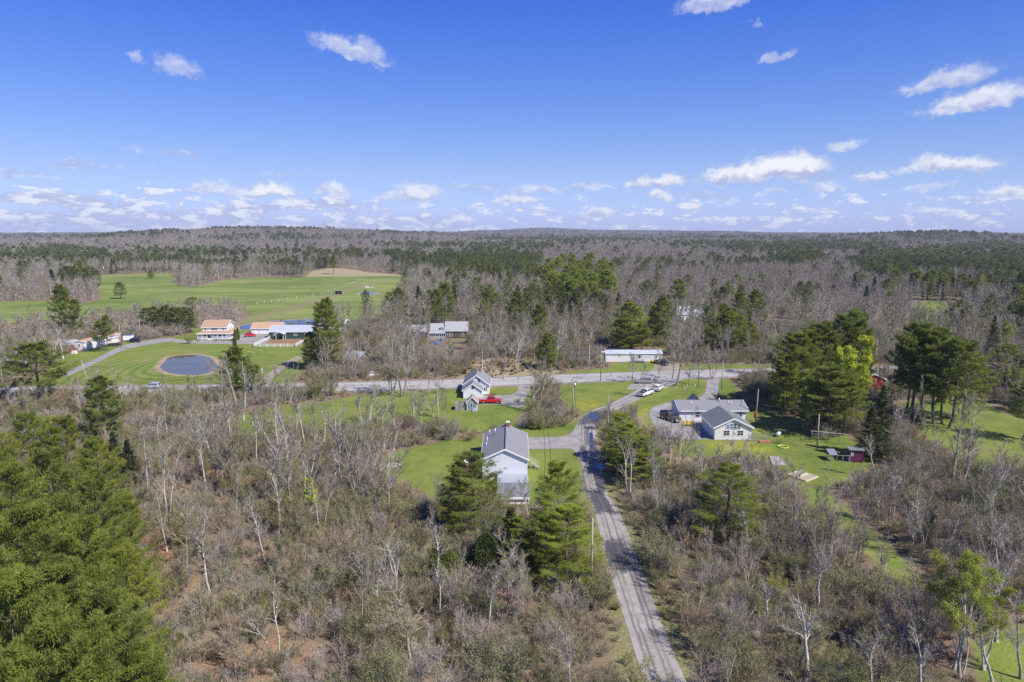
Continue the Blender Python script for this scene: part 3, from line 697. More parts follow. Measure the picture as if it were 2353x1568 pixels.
def pine(seed, h=18., R=4.6, low=.14, dens=1.0, nl=.30, nw=.045, needles=9, shape='white', gap=.72, sparse=0., puff=0.):
    rng = np.random.default_rng(seed); tr = Geo(); cr = Geo()
    st = 9; z = np.linspace(0, h, st); wob = np.cumsum(rng.normal(size=(st, 2))*.10, 0); wob[0] = 0
    P = np.column_stack([wob, z])[None]; r0 = .014*h+.03
    tr.tubes(P, (np.linspace(1, .08, st)*r0)[None], 7)
    zs = np.arange(low*h, h*.985, gap*h/18*1.25); br = []; ln = []; el = []
    for zz in zs:
        f = (zz-low*h)/(h*(1-low)); k = rng.integers(4, 7) if shape == 'white' else 7
        if shape == 'white': prof = (1-f**3.4)**.70*(.72+.28*min(1, f*4+.25))*(1-.16*f)
        else: prof = (1-f)**.85
        a0 = rng.uniform(0, 6.28)
        for i in range(k):
            if sparse and rng.random() < sparse: continue
            a = a0+6.28*i/k+rng.normal()*.25; l = R*prof*rng.uniform(.62, 1.18)
            if l < .25: l = .25
            br.append((np.interp(zz, z, P[0, :, 0]), np.interp(zz, z, P[0, :, 1]), zz+rng.normal()*.12)); ln.append(l)
            el.append((math.cos(a), math.sin(a), (.12+.55*f if shape == 'white' else -.18+.3*f)+rng.normal()*.09))
    A = np.array(br); ln = np.array(ln); d = unit(np.array(el)); pts = [A]; cur = A
    for k in range(4):
        d = unit(d+np.array([0, 0, .085 if shape == 'white' else .03])+rng.normal(size=d.shape)*.06); cur = cur+d*(ln/4)[:, None]; pts.append(cur)
    P1 = np.stack(pts, 1); tr.tubes(P1, (.018+.006*ln)[:, None]*np.linspace(1, .3, 5)[None], 3)
    # side shoots lie mostly in the plane of the branch, so that the foliage forms plates
    n = len(P1); m = max(5, int((13 if puff else 9)*dens**(.75 if puff else 1))); t = rng.uniform(.28, 1.0, (n, m)); f = t*4; i = np.clip(f.astype(int), 0, 3); r = (f-i)[..., None]
    a = np.take_along_axis(P1, i[..., None].repeat(3, 2), 1); b = np.take_along_axis(P1, (i+1)[..., None].repeat(3, 2), 1)
    S = a*(1-r)+b*r; tan = unit(b-a); side = unit(np.cross(tan, np.array([0, 0, 1.])))*rng.choice([-1, 1], (n, m, 1))
    sd = unit(tan*.75+side*rng.uniform(.3, 1.1, (n, m, 1))+np.array([0, 0, .16 if shape == 'white' else -.05])+rng.normal(size=S.shape)*.12)
    sl_ = (ln[:, None]*rng.uniform(.14, .34, (n, m))*(1.15-.55*t)+.12)[..., None]
    k3 = 1 if puff else max(2, int(round(3.2*dens**.5)))
    C = []; Dn = []
    for q in range(k3):
        ff = (q+1)/k3; C.append(S+sd*sl_*ff); Dn.append(sd)
    C = np.concatenate(C, 1).reshape(-1, 3); Dn = np.concatenate(Dn, 1).reshape(-1, 3)
    tip = P1[:, -1]; C = np.vstack([C, tip, P1[:, 3]]); Dn = np.vstack([Dn, d, d])
    topc = np.column_stack([np.full(6, P[0, -1, 0]), np.full(6, P[0, -1, 1]), np.linspace(h*.93, h, 6)]); C = np.vstack([C, topc]); Dn = np.vstack([Dn, np.tile([0, 0, 1.], (6, 1))])
    C = C+rng.normal(size=C.shape)*.06
    if puff:      # needles burst from each shoot tip in a rounded tuft
        pr_ = puff*rng.uniform(.6, 1.25, len(C)); N = np.repeat(C, needles, 0); pr_ = np.repeat(pr_, needles)[:, None]
        o = unit(rng.normal(size=N.shape)+np.array([0, 0, .35])+np.repeat(Dn, needles, 0)*.5)
        B = N+o*pr_*rng.uniform(.15, .75, (len(N), 1))*np.array([1, 1, .6])
        D = unit(o*.9+rng.normal(size=N.shape)*.45+np.array([0, 0, .3]))
        cr.slivers(B, D*(nl*rng.uniform(.7, 1.2, (len(N), 1))), nw*rng.uniform(.8, 1.3, len(N)), rng, flat=.6)
        return tr, cr
    N = np.repeat(C, needles, 0); D = unit(np.repeat(Dn, needles, 0)*.55+rng.normal(size=(len(N), 3))*.75+np.array([0, 0, .38]))
    cr.slivers(N-D*nl*.12, D*(nl*rng.uniform(.6, 1.25, (len(N), 1))), nw*rng.uniform(.7, 1.3, len(N)), rng, flat=.45)
    return tr, cr
def cedar(seed, h=4., R=1.25, n=5200, nl=.16, nw=.07):
    """rounded clipped-looking conifer, foliage to the ground"""
    rng = np.random.default_rng(seed); tr = Geo(); cr = Geo()
    tr.tubes(np.array([[[0, 0, 0], [0, 0, h*.5], [0, 0, h*.9]]]), np.array([[.07, .05, .02]]), 5)
    u = rng.uniform(0, 1, n); a = rng.uniform(0, 6.28, n); prof = np.sin(np.pi*np.clip(u, 0, 1)**.75)**.6*(1-.25*u)
    lump = 1+.16*np.sin(a*3+u*9)+.10*np.sin(a*7-u*13)
    rr = R*prof*lump*rng.uniform(.55, 1.05, n)**.5
    C = np.column_stack([np.cos(a)*rr, np.sin(a)*rr, u*h+.05]); out = unit(np.column_stack([np.cos(a), np.sin(a), np.full(n, .9)]))
    N = np.repeat(C, 4, 0); D = unit(np.repeat(out, 4, 0)*.7+rng.normal(size=(len(N), 3))*.5)
    cr.slivers(N, D*(nl*rng.uniform(.6, 1.3, (len(N), 1))), nw, rng)
    return tr, cr
# --- plant kinds: (trunk mesh, crown mesh, nominal height, nominal crown radius)
VAR = {}
def reg(key, pair, mats_t, mats_c, h, R):
    VAR.setdefault(key, []).append((pair[0].mesh('trunk', mats_t), pair[1].mesh('crown', mats_c), h, R))
for i in range(5): reg('bare', bare_tree(10+i, 11, 16+i, twig=1.4, tw=.025, lean=(-.08, .05, 0, .1, -.03)[i]), ['bare_bark'], ['twigs', 'olive_leaves'], 11, 3.6)
for i in range(3): reg('bare', bare_tree(30+i, 10, 20, twig=1.4, tw=.024, stems=3+i, first=.3), ['bare_bark'], ['twigs', 'olive_leaves'], 10, 3.8)
for i in range(3): reg('budding', bare_tree(40+i, 10, 18, twig=1.3, tw=.023, stems=1+i, leaf=4200, leafsize=.055), ['bare_bark'], ['twigs', 'olive_leaves'], 10, 3.6)
for i in range(3): reg('birch', bare_tree(50+i, 11, 17, twig=1.45, tw=.019, spread=.3, first=.45, lean=(.12, -.1, .02)[i], up=.3), ['white_bark'], ['pale_twigs', 'olive_leaves'], 11, 2.4)
reg('birch', bare_tree(55, 10.5, 18, twig=1.45, tw=.019, stems=2, first=.4, up=.3), ['white_bark'], ['pale_twigs', 'olive_leaves'], 10.5, 2.6)
for i in range(2): reg('dead', bare_tree(60+i, 8.5, 10, twig=.5, tw=.03, first=.35, lean=.08-.2*i), ['white_bark'], ['pale_twigs', 'olive_leaves'], 8.5, 2.4)
for i in range(2): reg('spring', bare_tree(70+i, 12, 20, twig=1.1, tw=.028, leaf=26000, leafsize=.055, stems=1+i), ['white_bark'], ['pale_twigs', 'spring_leaves'], 12, 4.2)
for i in range(2): reg('yellow', bare_tree(75+i, 12, 22, twig=1.1, tw=.028, leaf=26000, leafsize=.10), ['bare_bark'], ['twigs', 'yellow_leaves'], 12, 4.6)
for i in range(3): reg('pine_near', pine(80+i, 20, 5.4, low=.10, dens=3.6, nl=.27, nw=.055, needles=24, gap=1.12, puff=.50), ['pine_bark'], ['needles'], 20, 5.4)
for i in range(4): reg('pine', pine(90+i, 18, 4.8, low=(.1, .2, .32, .08)[i], dens=1.9, nl=.36, nw=.10, needles=17, gap=.8, sparse=(0, .12, .2, 0)[i], puff=.55), ['pine_bark'], ['needles'], 18, 4.8)
for i in range(2): reg('spruce', pine(100+i, 15, 3.0, low=.05, dens=1.1, nl=.28, nw=.08, needles=8, shape='spruce', gap=.6), ['pine_bark'], ['dark_needles'], 15, 3.0)
reg('cedar', cedar(110), ['pine_bark'], ['needles'], 4.0, 1.25)
reg('columnar', cedar(111, 4.0, .55, 2600, .14, .07), ['pine_bark'], ['needles'], 4.0, .55)
def shrub_kind(key, n0, h, mats, **kw):
    for i in range(3):
        g = shrub(n0+i, h, **kw); VAR.setdefault(key, []).append((None, g.mesh('stems', mats), h, h*.55))
shrub_kind('shrub', 120, 2.8, ['brush_twigs', 'olive_leaves'], stems=20, twig=7, tw=.022)
shrub_kind('green_shrub', 130, 2.6, ['brush_twigs', 'olive_leaves'], stems=18, twig=6, tw=.022, leaf=4200, leafsize=.042)
shrub_kind('yellow_shrub', 135, 2.6, ['brush_twigs', 'yellow_leaves'], stems=16, twig=5, tw=.03, leaf=2200, leafsize=.05)
KIND = {  # object name, category, phrase, group
 'bare': ('bare_tree', 'tree', 'leafless grey tree'), 'budding': ('budding_tree', 'tree', 'olive-budding tree'),
 'birch': ('birch_tree', 'tree', 'white-trunked leafless birch'), 'dead': ('dead_tree', 'tree', 'pale dead tree'),
 'spring': ('leafing_tree', 'tree', 'bright green leafing tree'), 'yellow': ('maple_tree', 'tree', 'maple in yellow-green blossom'),
 'pine_near': ('pine_tree', 'pine', 'tall bushy green pine'), 'pine': ('pine_tree', 'pine', 'green pine'), 'spruce': ('spruce_tree', 'spruce', 'narrow dark spruce'),
 'cedar': ('round_conifer', 'conifer', 'small rounded conifer'), 'columnar': ('columnar_cedar', 'conifer', 'slim columnar cedar'),
 'shrub': ('bare_shrub', 'shrub', 'leafless brown shrub'), 'green_shrub': ('budding_shrub', 'shrub', 'budding greenish shrub'), 'yellow_shrub': ('yellow_shrub', 'shrub', 'yellow-flushed shrub')}
PLANTS = []; rnd = random.Random(7)
CAMDIST = []
def plant(kind, x, y, h, r=None, var=None, rz=None, label=None, mat=None):
    z = float(terrain(x, y)); vs = VAR[kind]; v = vs[(rnd.randrange(len(vs)) if var is None else var) % len(vs)]
    nm, cat, ph = KIND[kind]
    e = empty(nm, (x, y, z), rnd.uniform(0, 6.28) if rz is None else rz); e['category'] = cat
    sz = h/v[2]; sx = (r/v[3]) if r else sz; e.scale = (sx, sx, sz)
    if v[0]: t = bpy.data.objects.new('trunk', v[0]); COL.objects.link(t); t.parent = e
    c = bpy.data.objects.new('crown' if v[0] else 'stems', v[1]); COL.objects.link(c); c.parent = e
    if mat:
        for o in ([c] if not v[0] else [c]):
            o.material_slots[0].link = 'OBJECT'; o.material_slots[0].material = MATS[mat]
    d = Vector((x, y, z+h*.55-H)); fw = d.y*math.cos(PITCH)-d.z*math.sin(PITCH); upv = d.y*math.sin(PITCH)+d.z*math.cos(PITCH)
    PLANTS.append([e, kind, CX+F*d.x/fw, CY-F*upv/fw, label, y])
    return e
def by_top(kind, px, py, h, r=None, **k):
    x, y = top_at(px, py, h); return plant(kind, x, y, h, r, **k)
def by_base(kind, px, ytop, ybase, r=None, **k):
    g = G(px, ybase); return plant(kind, g.x, g.y, max(1.2, ZT(px, ybase, ytop)), r, **k)
TAKEN = []
# the big pines at the left, near ones given by their tips
for (x, y, h, r) in [(85,790,16,8.2),(232,868,14,4.6),(60,955,19,5),(140,962,19,5.2),(-30,990,20,5.5),(218,1012,17,4.6),(120,1040,21,5.5),(20,1075,21,5.5),(205,1100,19,5),(275,1150,14,4),
                     (70,1165,22,5.6),(190,1195,20,5),(-60,1200,22,6),(285,1260,14,4.2),(130,1300,21,5.4),(10,1330,23,5.8),(235,1375,18,4.8),(95,1450,22,5.2),(300,1500,14,4.2),(200,1545,19,4.6),(-20,1520,22,5)]:
    by_top('pine_near' if y > 900 else 'pine', x, y, h, r*(.95 if y > 900 else 1))
# middle distance pines: x, tip, foot, radius
BRIGHT = {1425, 1450, 1478, 1460, 1275, 1302}
for (x, yt, yb, r, kd) in [(548,798,905,5,'pine'),(580,840,915,4,'pine'),(752,690,850,6.2,'pine'),(718,765,848,3.6,'pine'),
    (150,657,772,5.6,'pine'),(176,690,776,4,'pine'),(278,649,687,4.6,'pine'),(232,740,808,4.2,'pine'),(247,728,800,3,'pine'),(766,590,630,5.5,'pine'),(347,620,641,3.5,'pine'),
    (183,600,642,5.5,'pine'),(165,612,640,4.5,'pine'),(920,663,730,5.5,'pine'),(895,672,735,4,'pine'),(1020,652,760,5.6,'pine'),(1003,668,765,4,'pine'),(1185,672,765,5.2,'pine'),(1237,698,790,4.2,'pine'),(1190,742,795,3.4,'pine'),
    (1258,765,850,3.4,'pine'),(1245,790,850,3,'pine'),(1125,670,750,4.2,'pine'),(1110,690,755,3,'pine'),(1420,672,745,3.2,'spruce'),(1450,695,805,7.6,'pine'),(1432,730,808,4.6,'pine'),(1475,745,808,4.5,'pine'),(1556,643,730,6.6,'pine'),
    (1523,683,790,5.4,'pine'),(1500,705,785,4,'pine'),(1735,668,760,5.2,'pine'),(1700,675,765,5,'pine'),(1665,712,815,5.8,'pine'),(1640,745,820,4.5,'pine'),(1690,725,815,5,'pine'),(1715,742,810,5,'pine'),(1625,705,790,3.2,'pine'),(1660,700,780,3.5,'pine'),
    (1975,646,682,4,'pine'),(2040,598,650,5,'pine'),(2055,618,665,5,'pine'),(2035,642,700,5,'pine'),(2040,672,712,4,'pine'),(2105,622,680,6.5,'pine'),(2130,628,690,6,'pine'),(2165,632,690,6,'pine'),(2212,638,690,7.5,'pine'),(2235,645,692,6,'pine'),(2335,655,725,6,'pine'),
    (1915,655,690,3,'pine'),(1690,632,672,5.5,'pine'),(1720,640,675,4.5,'pine'),
    (1818,770,945,7,'pine'),(1850,755,930,6.5,'pine'),(1800,820,950,5,'pine'),(1885,745,930,6,'pine'),(1920,730,930,6,'pine'),(1948,712,925,5.6,'pine'),(1968,745,925,5,'pine'),(1905,840,1000,6.5,'pine'),(1870,860,985,5,'pine'),(1935,880,1000,5,'pine'),
    (2098,748,965,6.8,'pine'),(2082,775,950,5,'pine'),(2110,765,960,6.5,'pine'),(2145,760,970,6.5,'pine'),(2180,782,985,6.5,'pine'),(2215,815,965,6,'pine'),(2165,840,975,5,'pine'),(2310,795,900,5,'pine'),(2345,815,905,5,'pine'),(2350,880,1010,4.5,'pine'),
    (2018,885,1050,2.9,'spruce'),(1995,935,1055,3.2,'spruce'),(2275,725,830,3,'spruce'),
    (1090,1042,1228,6.0,'pine_near'),(1058,1110,1240,3.6,'pine_near'),(1275,1066,1305,4.7,'pine_near'),(1302,1165,1352,5.0,'pine_near'),(1262,1190,1350,3.4,'pine_near'),(1172,1170,1325,3.2,'spruce'),(1195,1190,1330,3,'pine_near'),
    (1425,950,1062,4.2,'pine_near'),(1450,975,1080,4.4,'pine_near'),(1478,1005,1102,4.4,'pine_near'),(1428,1005,1095,3.6,'pine_near'),(1460,1040,1112,3.8,'pine_near'),(1495,1045,1105,3.2,'pine_near'),
    (1665,1068,1248,6.4,'pine_near'),(275,990,1120,2.6,'spruce'),(300,1010,1120,2.2,'spruce')]:
    by_base(kd, x, yt, yb, r, mat='bright_needles' if x in BRIGHT else None, var=2 if (x > 2040 and yb > 940 and kd == 'pine') else None)
by_base('cedar', 1018, 1246, 1332, 2.0)
by_base('cedar', 1118, 1228, 1335, 2.4, mat='dark_needles')
for x in (340, 356, 371, 386, 400, 414, 427, 438): by_base('pine', x, 702+rnd.uniform(0, 9), 766+rnd.uniform(-3, 1), 3.8, var=rnd.choice([1, 2]))
for (x, yt, yb) in [(547,753,782),(541,757,785),(540,775,800),(549,757,783)][:3]: by_base('columnar', x, yt, yb, .75)
# the dense stand in the middle distance
for k in range(60):
    a = rnd.uniform(0, 6.28); q = rnd.uniform(0, 1)**.5; x = 1328+80*q*math.cos(a); yt = 612+36*q*math.sin(a)
    g = G(x, yt, 19); plant('pine', g.x, g.y, rnd.uniform(17, 21), rnd.uniform(5, 6.8), mat='bright_needles')
for k in range(34):
    x = rnd.uniform(985, 1235); yt = 588+rnd.uniform(-16, 34); g = G(x, yt, 15); plant('pine', g.x, g.y, rnd.uniform(12, 17), rnd.uniform(4, 5.6))
# blossoming, leafing and notable bare trees
for (k, x, yt, yb, r) in [('yellow',1928,784,982,7.0),('yellow',1975,825,915,3.4),('spring',2205,1300,1560,4.6),('spring',2260,1345,1540,3.6),('spring',2300,745,830,4),('spring',2255,640,700,4.5),('spring',1410,640,700,4.5),('spring',1500,650,690,4),
    ('spring',105,965,1030,3),('budding',80,975,1040,3),('budding',640,905,985,2.6),('spring',2330,850,930,3.5),('budding',1745,770,860,5.5),('budding',1790,690,760,4.5),('bare',1765,845,895,3),
    ('bare',925,770,912,7.5),('budding',900,800,905,6),('bare',985,835,905,3.4),('budding',1130,790,866,5),('bare',1158,775,872,4.6),('bare',1240,825,935,5),('bare',1222,850,945,3.6),
    ('bare',1555,745,885,5.6),('bare',1545,790,870,4),('bare',1455,815,880,3.4),('bare',1515,810,882,2.4),('bare',1605,800,885,4),('bare',1635,790,872,4.5),('bare',1478,835,912,2.4),('bare',1502,868,905,1.8),('bare',1582,830,890,3),
    ('bare',90,705,830,6),('bare',120,740,830,4.5),('birch',145,735,825,4),('birch',320,700,760,4),('birch',1160,640,690,4),('birch',850,885,980,3.6),('birch',835,900,985,3),('budding',540,820,900,3.4),('birch',560,835,965,2.8),
    ('birch',950,895,960,2.6),('birch',905,965,1035,2),('birch',968,930,972,1.7),('budding',1020,895,965,2.6),('bare',1000,905,945,1.8),('birch',745,935,1030,3),('birch',700,905,1035,3),('birch',535,915,1060,2.6),('birch',590,950,1070,2.4),
    ('birch',460,950,1090,2.6),('birch',340,920,1130,2.4),('birch',390,1010,1205,2.5),('birch',700,1000,1160,3),('birch',640,1080,1235,2.4),('birch',790,1020,1130,2.6),('birch',740,1060,1230,2.2),('bare',820,985,1150,4.2),('bare',370,960,1130,3.6),('bare',545,940,1090,3.6),
    ('dead',905,1240,1400,3.4),('bare',950,1330,1555,4.6),('dead',870,1290,1420,2.4),('birch',1165,1210,1330,2.4),('bare',1170,1280,1430,3.4),('birch',1250,1310,1380,1.8),
    ('bare',1560,940,1090,3.4),('bare',1620,1000,1130,3.8),('bare',1690,990,1080,3.4),('dead',1440,1030,1135,2.6),('bare',1900,1095,1320,3.4),('bare',1945,1130,1345,2.6),
    ('bare',2075,880,1060,3.8),('bare',2190,935,1110,5),('bare',2215,920,1100,4.4),('birch',1965,1085,1190,2.2),('birch',2010,1000,1100,2.2),('birch',2090,1130,1240,2.4),('birch',2170,1140,1290,2.6),('birch',2120,1150,1270,2.4),('birch',2060,1290,1345,1.8),
    ('birch',1850,1370,1580,3.4),('birch',1760,1330,1440,1.8),('birch',2010,1440,1620,2.6),('birch',2105,1440,1630,2.6),('birch',2280,1420,1580,2.6),('bare',2345,1390,1560,3.4),('bare',430,1120,1330,2.8),('birch',490,1150,1400,2.6),('birch',610,1130,1310,2.4),
    ('yellow',710,1110,1200,1.9),('birch',1630,560+90,705,3.2),('birch',2150,660,740,3),('dead',1205,650,710,3)]:
    by_base(k, x, yt, yb, r)
rz_ = random.Random(21)
for (x0, x1, y0, y1, n_, hh) in [(470, 900, 1000, 1200, 30, 11), (560, 1000, 915, 985, 16, 10), (420, 640, 930, 1010, 12, 12), (1600, 2330, 1230, 1560, 26, 8.5), (1980, 2350, 1060, 1220, 18, 9), (420, 1350, 1330, 1560, 16, 7.5), (1500, 1800, 1060, 1200, 8, 8)]:
    for k_ in range(n_):
        x = rz_.uniform(x0, x1); y = rz_.uniform(y0, y1); g0 = G(x, y)
        if any(inside(np.array([[x, y]]), q)[0] for q in LAWNS[3:6]+[LAWNS[8], LAWNS[10], LANE]): continue
        h_ = hh*rz_.uniform(.75, 1.2); plant(rz_.choice(['birch', 'birch', 'bare', 'bare', 'budding']), g0.x, g0.y, h_, h_*rz_.uniform(.22, .32))
for (k, x, yt, yb, r) in [('shrub',1037,965,1010,3.3),('shrub',1085,985,1012,2.3),('shrub',1200,950,985,2.7),('shrub',1232,935,985,3.2),('shrub',1265,955,982,3),('shrub',1300,955,978,2.4),('green_shrub',1240,960,985,2.4),('yellow_shrub',1232,975,986,2),
    ('shrub',900,985,1030,3),('shrub',935,995,1025,2.6),('shrub',970,1000,1020,2.2),('yellow_shrub',1192,915,925,1.1),('shrub',1002,895,905,1.1),('green_shrub',1450,930,962,1.8),('shrub',1385,938,968,1.9),('shrub',1375,955,985,1.7),
    ('green_shrub',1658,905,922,2.4),('green_shrub',1690,905,925,2.6),('shrub',435,768,790,2.6),('yellow_shrub',1137,897,908,1.3),('shrub',1790,1010,1020,1.2),('shrub',455,781,785,1.1),('shrub',495,781,785,1.1),('shrub',1860,965,995,2.6),
    ('shrub',1900,975,1010,2.8),('shrub',1330,1240,1290,1.6),('green_shrub',1380,1330,1400,2),('shrub',1560,1120,1170,2.4),('shrub',1780,1200,1290,3.2),('green_shrub',1500,1230,1300,2.6),('yellow_shrub',1780,1325,1370,1.2),('shrub',1045,1205,1250,2.4)]:
    by_base(k, x, yt, yb, r)
# ---- where woods and thicket may stand
KEEP = [(G(1162,1090), 11), (Vector((-1.2, 112, 0)), 10), (Vector((-9, 181, 0)), 9), (Vector((-10, 163, 0)), 5), (Vector((47, 148, 0)), 14), (Vector((-119, 280, 0)), 14), (Vector((-96, 286, 0)), 17),
        (Vector((-24, 284, 0)), 17), (Vector((42, 229, 0)), 14), (Vector((-155, 258, 0)), 11), (Vector((101, 189, 0)), 8), (Vector((66, 124, 0)), 6), (Vector((-53, 233, 0)), 7), (Vector((-5, 118, 0)), 10)]
NOGO = LAWNS+[DRY[2], FIELD, LANE, PATH, POND, REAR_POND, FIELD_POND]+list(DRIVES.values())+[[(440,758),(600,758),(720,770),(720,800),(440,790)], [(1470,862),(1500,850),(1505,838),(1560,836),(1562,850),(1600,855),(1610,862)],
       [(1400,800),(1525,800),(1525,835),(1405,838)], [(1010,775),(1060,775),(1075,810),(1030,830),(985,800)]]
NOGO_W = [gp(p) for p in NOGO]; HWX = smooth_line([G(x, y)[:2] for x, y in [(-700, 917), (-200, 904), (0, 900), (300, 897), (610, 893), (850, 888), (1058, 881.5), (1277, 871.5), (1450, 865), (1624, 859.5), (1800, 855), (2005, 851), (2353, 846), (2900, 842)]], 4)
def free(P, m=0.0):
    ok = np.abs(P[:, 1]-np.interp(P[:, 0], HWX[:, 0], HWX[:, 1])) > 7.4+m
    for q in NOGO_W:
        lo = q.min(0)-m; hi = q.max(0)+m; near = np.all((P > lo) & (P < hi), 1) & ok
        if near.any():
            idx = np.where(near)[0]
            bad = (sdist(P[idx], q) > -m) if m else inside(P[idx], q); ok[idx[bad]] = False
    for c, r in KEEP: ok &= np.hypot(P[:, 0]-c[0], P[:, 1]-c[1]) > r
    return ok
def sector(r0, r1, s, seed, az=.76, ymin=28):
    rg = np.random.default_rng(seed); w = r1
    xs = np.arange(-w, w, s); ys = np.arange(0, r1, s); X, Y = np.meshgrid(xs, ys)
    X = X+rg.uniform(-.5, .5, X.shape)*s; Y = Y+rg.uniform(-.5, .5, Y.shape)*s
    P = np.column_stack([X.ravel(), Y.ravel()]); d = np.hypot(P[:, 0], P[:, 1])
    return P[(d > r0) & (d < r1) & (np.abs(np.arctan2(P[:, 0], P[:, 1])) < az) & (P[:, 1] > ymin)], rg
def topx(P, h):
    """where the top of a tree h tall at P falls in the view"""
    z = terrain(P[:, 0], P[:, 1])+h-H; fw = P[:, 1]*math.cos(PITCH)-z*math.sin(PITCH); up = P[:, 1]*math.sin(PITCH)+z*math.cos(PITCH)
    return CX+F*P[:, 0]/fw, CY-F*up/fw
def vnoise(P, s, seed):
    rg = np.random.default_rng(seed); v = 0
    for k in range(7):
        a = rg.uniform(0, 6.28); f = (1+.35*k)/s; v = v+np.sin((P[:, 0]*math.cos(a)+P[:, 1]*math.sin(a))*f*6.28+rg.uniform(0, 6.28)+1.3*np.sin((P[:, 0]*math.sin(a)-P[:, 1]*math.cos(a))*f*3.1+k))/(1+.3*k)
    return v/3.2
P, rg = sector(42, 320, 8.2, 5, az=.70)
P = P[free(P, 1.8) & ~inside(P, gp([(1290,1004),(1328,1000),(1335,1040),(1420,1300),(1530,1600),(1400,1600),(1335,1300),(1330,1150)]))]
own = np.array([[p[0].location.x, p[0].location.y] for p in PLANTS if p[1] not in ('shrub', 'green_shrub', 'yellow_shrub')])
P = P[np.array([np.min(np.hypot(own[:, 0]-p[0], own[:, 1]-p[1])) > 3.2 for p in P])]
ux, uy = topx(P, 0)
# the foreground thicket is mostly low; trees get commoner toward the highway and beyond it
dn = np.hypot(P[:, 0], P[:, 1]); keep = (rg.uniform(0, 1, len(P)) < np.where(dn < 95, .42, np.where(dn < 200, .62, .95))) & (ux > -160) & (ux < 2500)
keep &= ~((ux < 330) & (uy > 1000)); P = P[keep]; dn = dn[keep]; P = P[np.argsort(dn)][:430]
for k, p in enumerate(P):
    d = math.hypot(*p); t = rg.random()
    kd = 'birch' if t < .17 and d < 260 else ('budding' if t < .42 else ('dead' if t < .46 else 'bare'))
    hh = rg.uniform(5.5, 9.5) if d < 95 else (rg.uniform(7, 12) if d < 200 else rg.uniform(9, 14))
    gx_, gy_ = topx(np.array([p]), 0); hh = hh*.55 if (gy_[0] < 812 and gx_[0] < 700) else hh
    plant(kd, p[0], p[1], hh, hh*rg.uniform(.24, .36))
# ---- masses nobody could count: one object each, plants set out on points
def scatter(name, label, P, Z, idx, scl, src, cat):
    me = bpy.data.meshes.new(name); me.vertices.add(len(P))
    me.vertices.foreach_set('co', np.column_stack([P, Z]).astype(np.float32).ravel()); n = len(P); rg = np.random.default_rng(n)
    me.attributes.new('idx', 'INT', 'POINT').data.foreach_set('value', idx.astype(np.int32))
    me.attributes.new('scl', 'FLOAT_VECTOR', 'POINT').data.foreach_set('vector', scl.astype(np.float32).ravel())
    rot = np.column_stack([rg.normal(0, .04, n), rg.normal(0, .04, n), rg.uniform(0, 6.28, n)])
    me.attributes.new('rot', 'FLOAT_VECTOR', 'POINT').data.foreach_set('vector', rot.astype(np.float32).ravel())
    o = link(name, me); tag(o, label, cat, kind='stuff')
    c = bpy.data.collections.new(name+'_kinds')
    for i, m in enumerate(src): c.objects.link(bpy.data.objects.new('%s_%02d' % (name, i), m))
    ng = bpy.data.node_groups.new(name, 'GeometryNodeTree')
    ng.interface.new_socket('Geometry', in_out='INPUT', socket_type='NodeSocketGeometry'); ng.interface.new_socket('Geometry', in_out='OUTPUT', socket_type='NodeSocketGeometry')
    N = ng.nodes; L = ng.links; gi = N.new('NodeGroupInput'); go = N.new('NodeGroupOutput')
    ci = N.new('GeometryNodeCollectionInfo'); ci.inputs['Collection'].default_value = c
    ci.inputs['Separate Children'].default_value = True; ci.inputs['Reset Children'].default_value = True
    ip = N.new('GeometryNodeInstanceOnPoints'); ip.inputs['Pick Instance'].default_value = True
    def na(nm, t):
        a = N.new('GeometryNodeInputNamedAttribute'); a.data_type = t; a.inputs['Name'].default_value = nm; return a.outputs['Attribute']
    L.new(gi.outputs[0], ip.inputs['Points']); L.new(ci.outputs[0], ip.inputs['Instance'])
    L.new(na('idx', 'INT'), ip.inputs['Instance Index']); L.new(na('rot', 'FLOAT_VECTOR'), ip.inputs['Rotation']); L.new(na('scl', 'FLOAT_VECTOR'), ip.inputs['Scale'])
    L.new(ip.outputs[0], go.inputs[0])
    md = o.modifiers.new('plants', 'NODES'); md.node_group = ng
    return o
def joined(pair, mats, cr_mi=1):
    tr, cr = pair; g = Geo(); off = 0
    for s, base in ((tr, 0), (cr, cr_mi)):
        for V in s.V: g.V.append(V)
        for T, m in zip(s.T, s.tm): g.T.append(T+off); g.tm.append(m+base)
        for Q, m in zip(s.Q, s.qm): g.Q.append(Q+off); g.qm.append(m+base)
        off += s.n
    g.n = off; return g.mesh('plant', mats)
def far_bare(seed, h, tw, limbs, twig, lean=0):
    rng = np.random.default_rng(seed); tr = Geo(); cr = Geo()
    z = np.linspace(0, h*.92, 5); P = np.column_stack([np.cumsum(rng.normal(size=5)*.18), np.cumsum(rng.normal(size=5)*.18), z])[None]
    tr.tubes(P, (np.linspace(1, .2, 5)*max(.14, tw*.8))[None], 3)
    P1, L1, t1 = grow(P, np.array([h]), limbs, .25, .98, .72, .42, 2, rng, .3, .12)
    tr.tubes(P1, np.repeat([[tw*.5, tw*.4, tw*.2]], len(P1), 0), 3)
    P2, L2, _ = grow(P1, L1, twig, .2, 1., .6, .55, 1, rng, .25, .1); cr.slivers(P2[:, 0], P2[:, 1]-P2[:, 0], tw, rng)
    P3, L3, _ = grow(P2, L2, max(2, twig//2), .2, 1., .6, .6, 1, rng, .2, .1); cr.slivers(P3[:, 0], P3[:, 1]-P3[:, 0], tw*.8, rng)
    return tr, cr
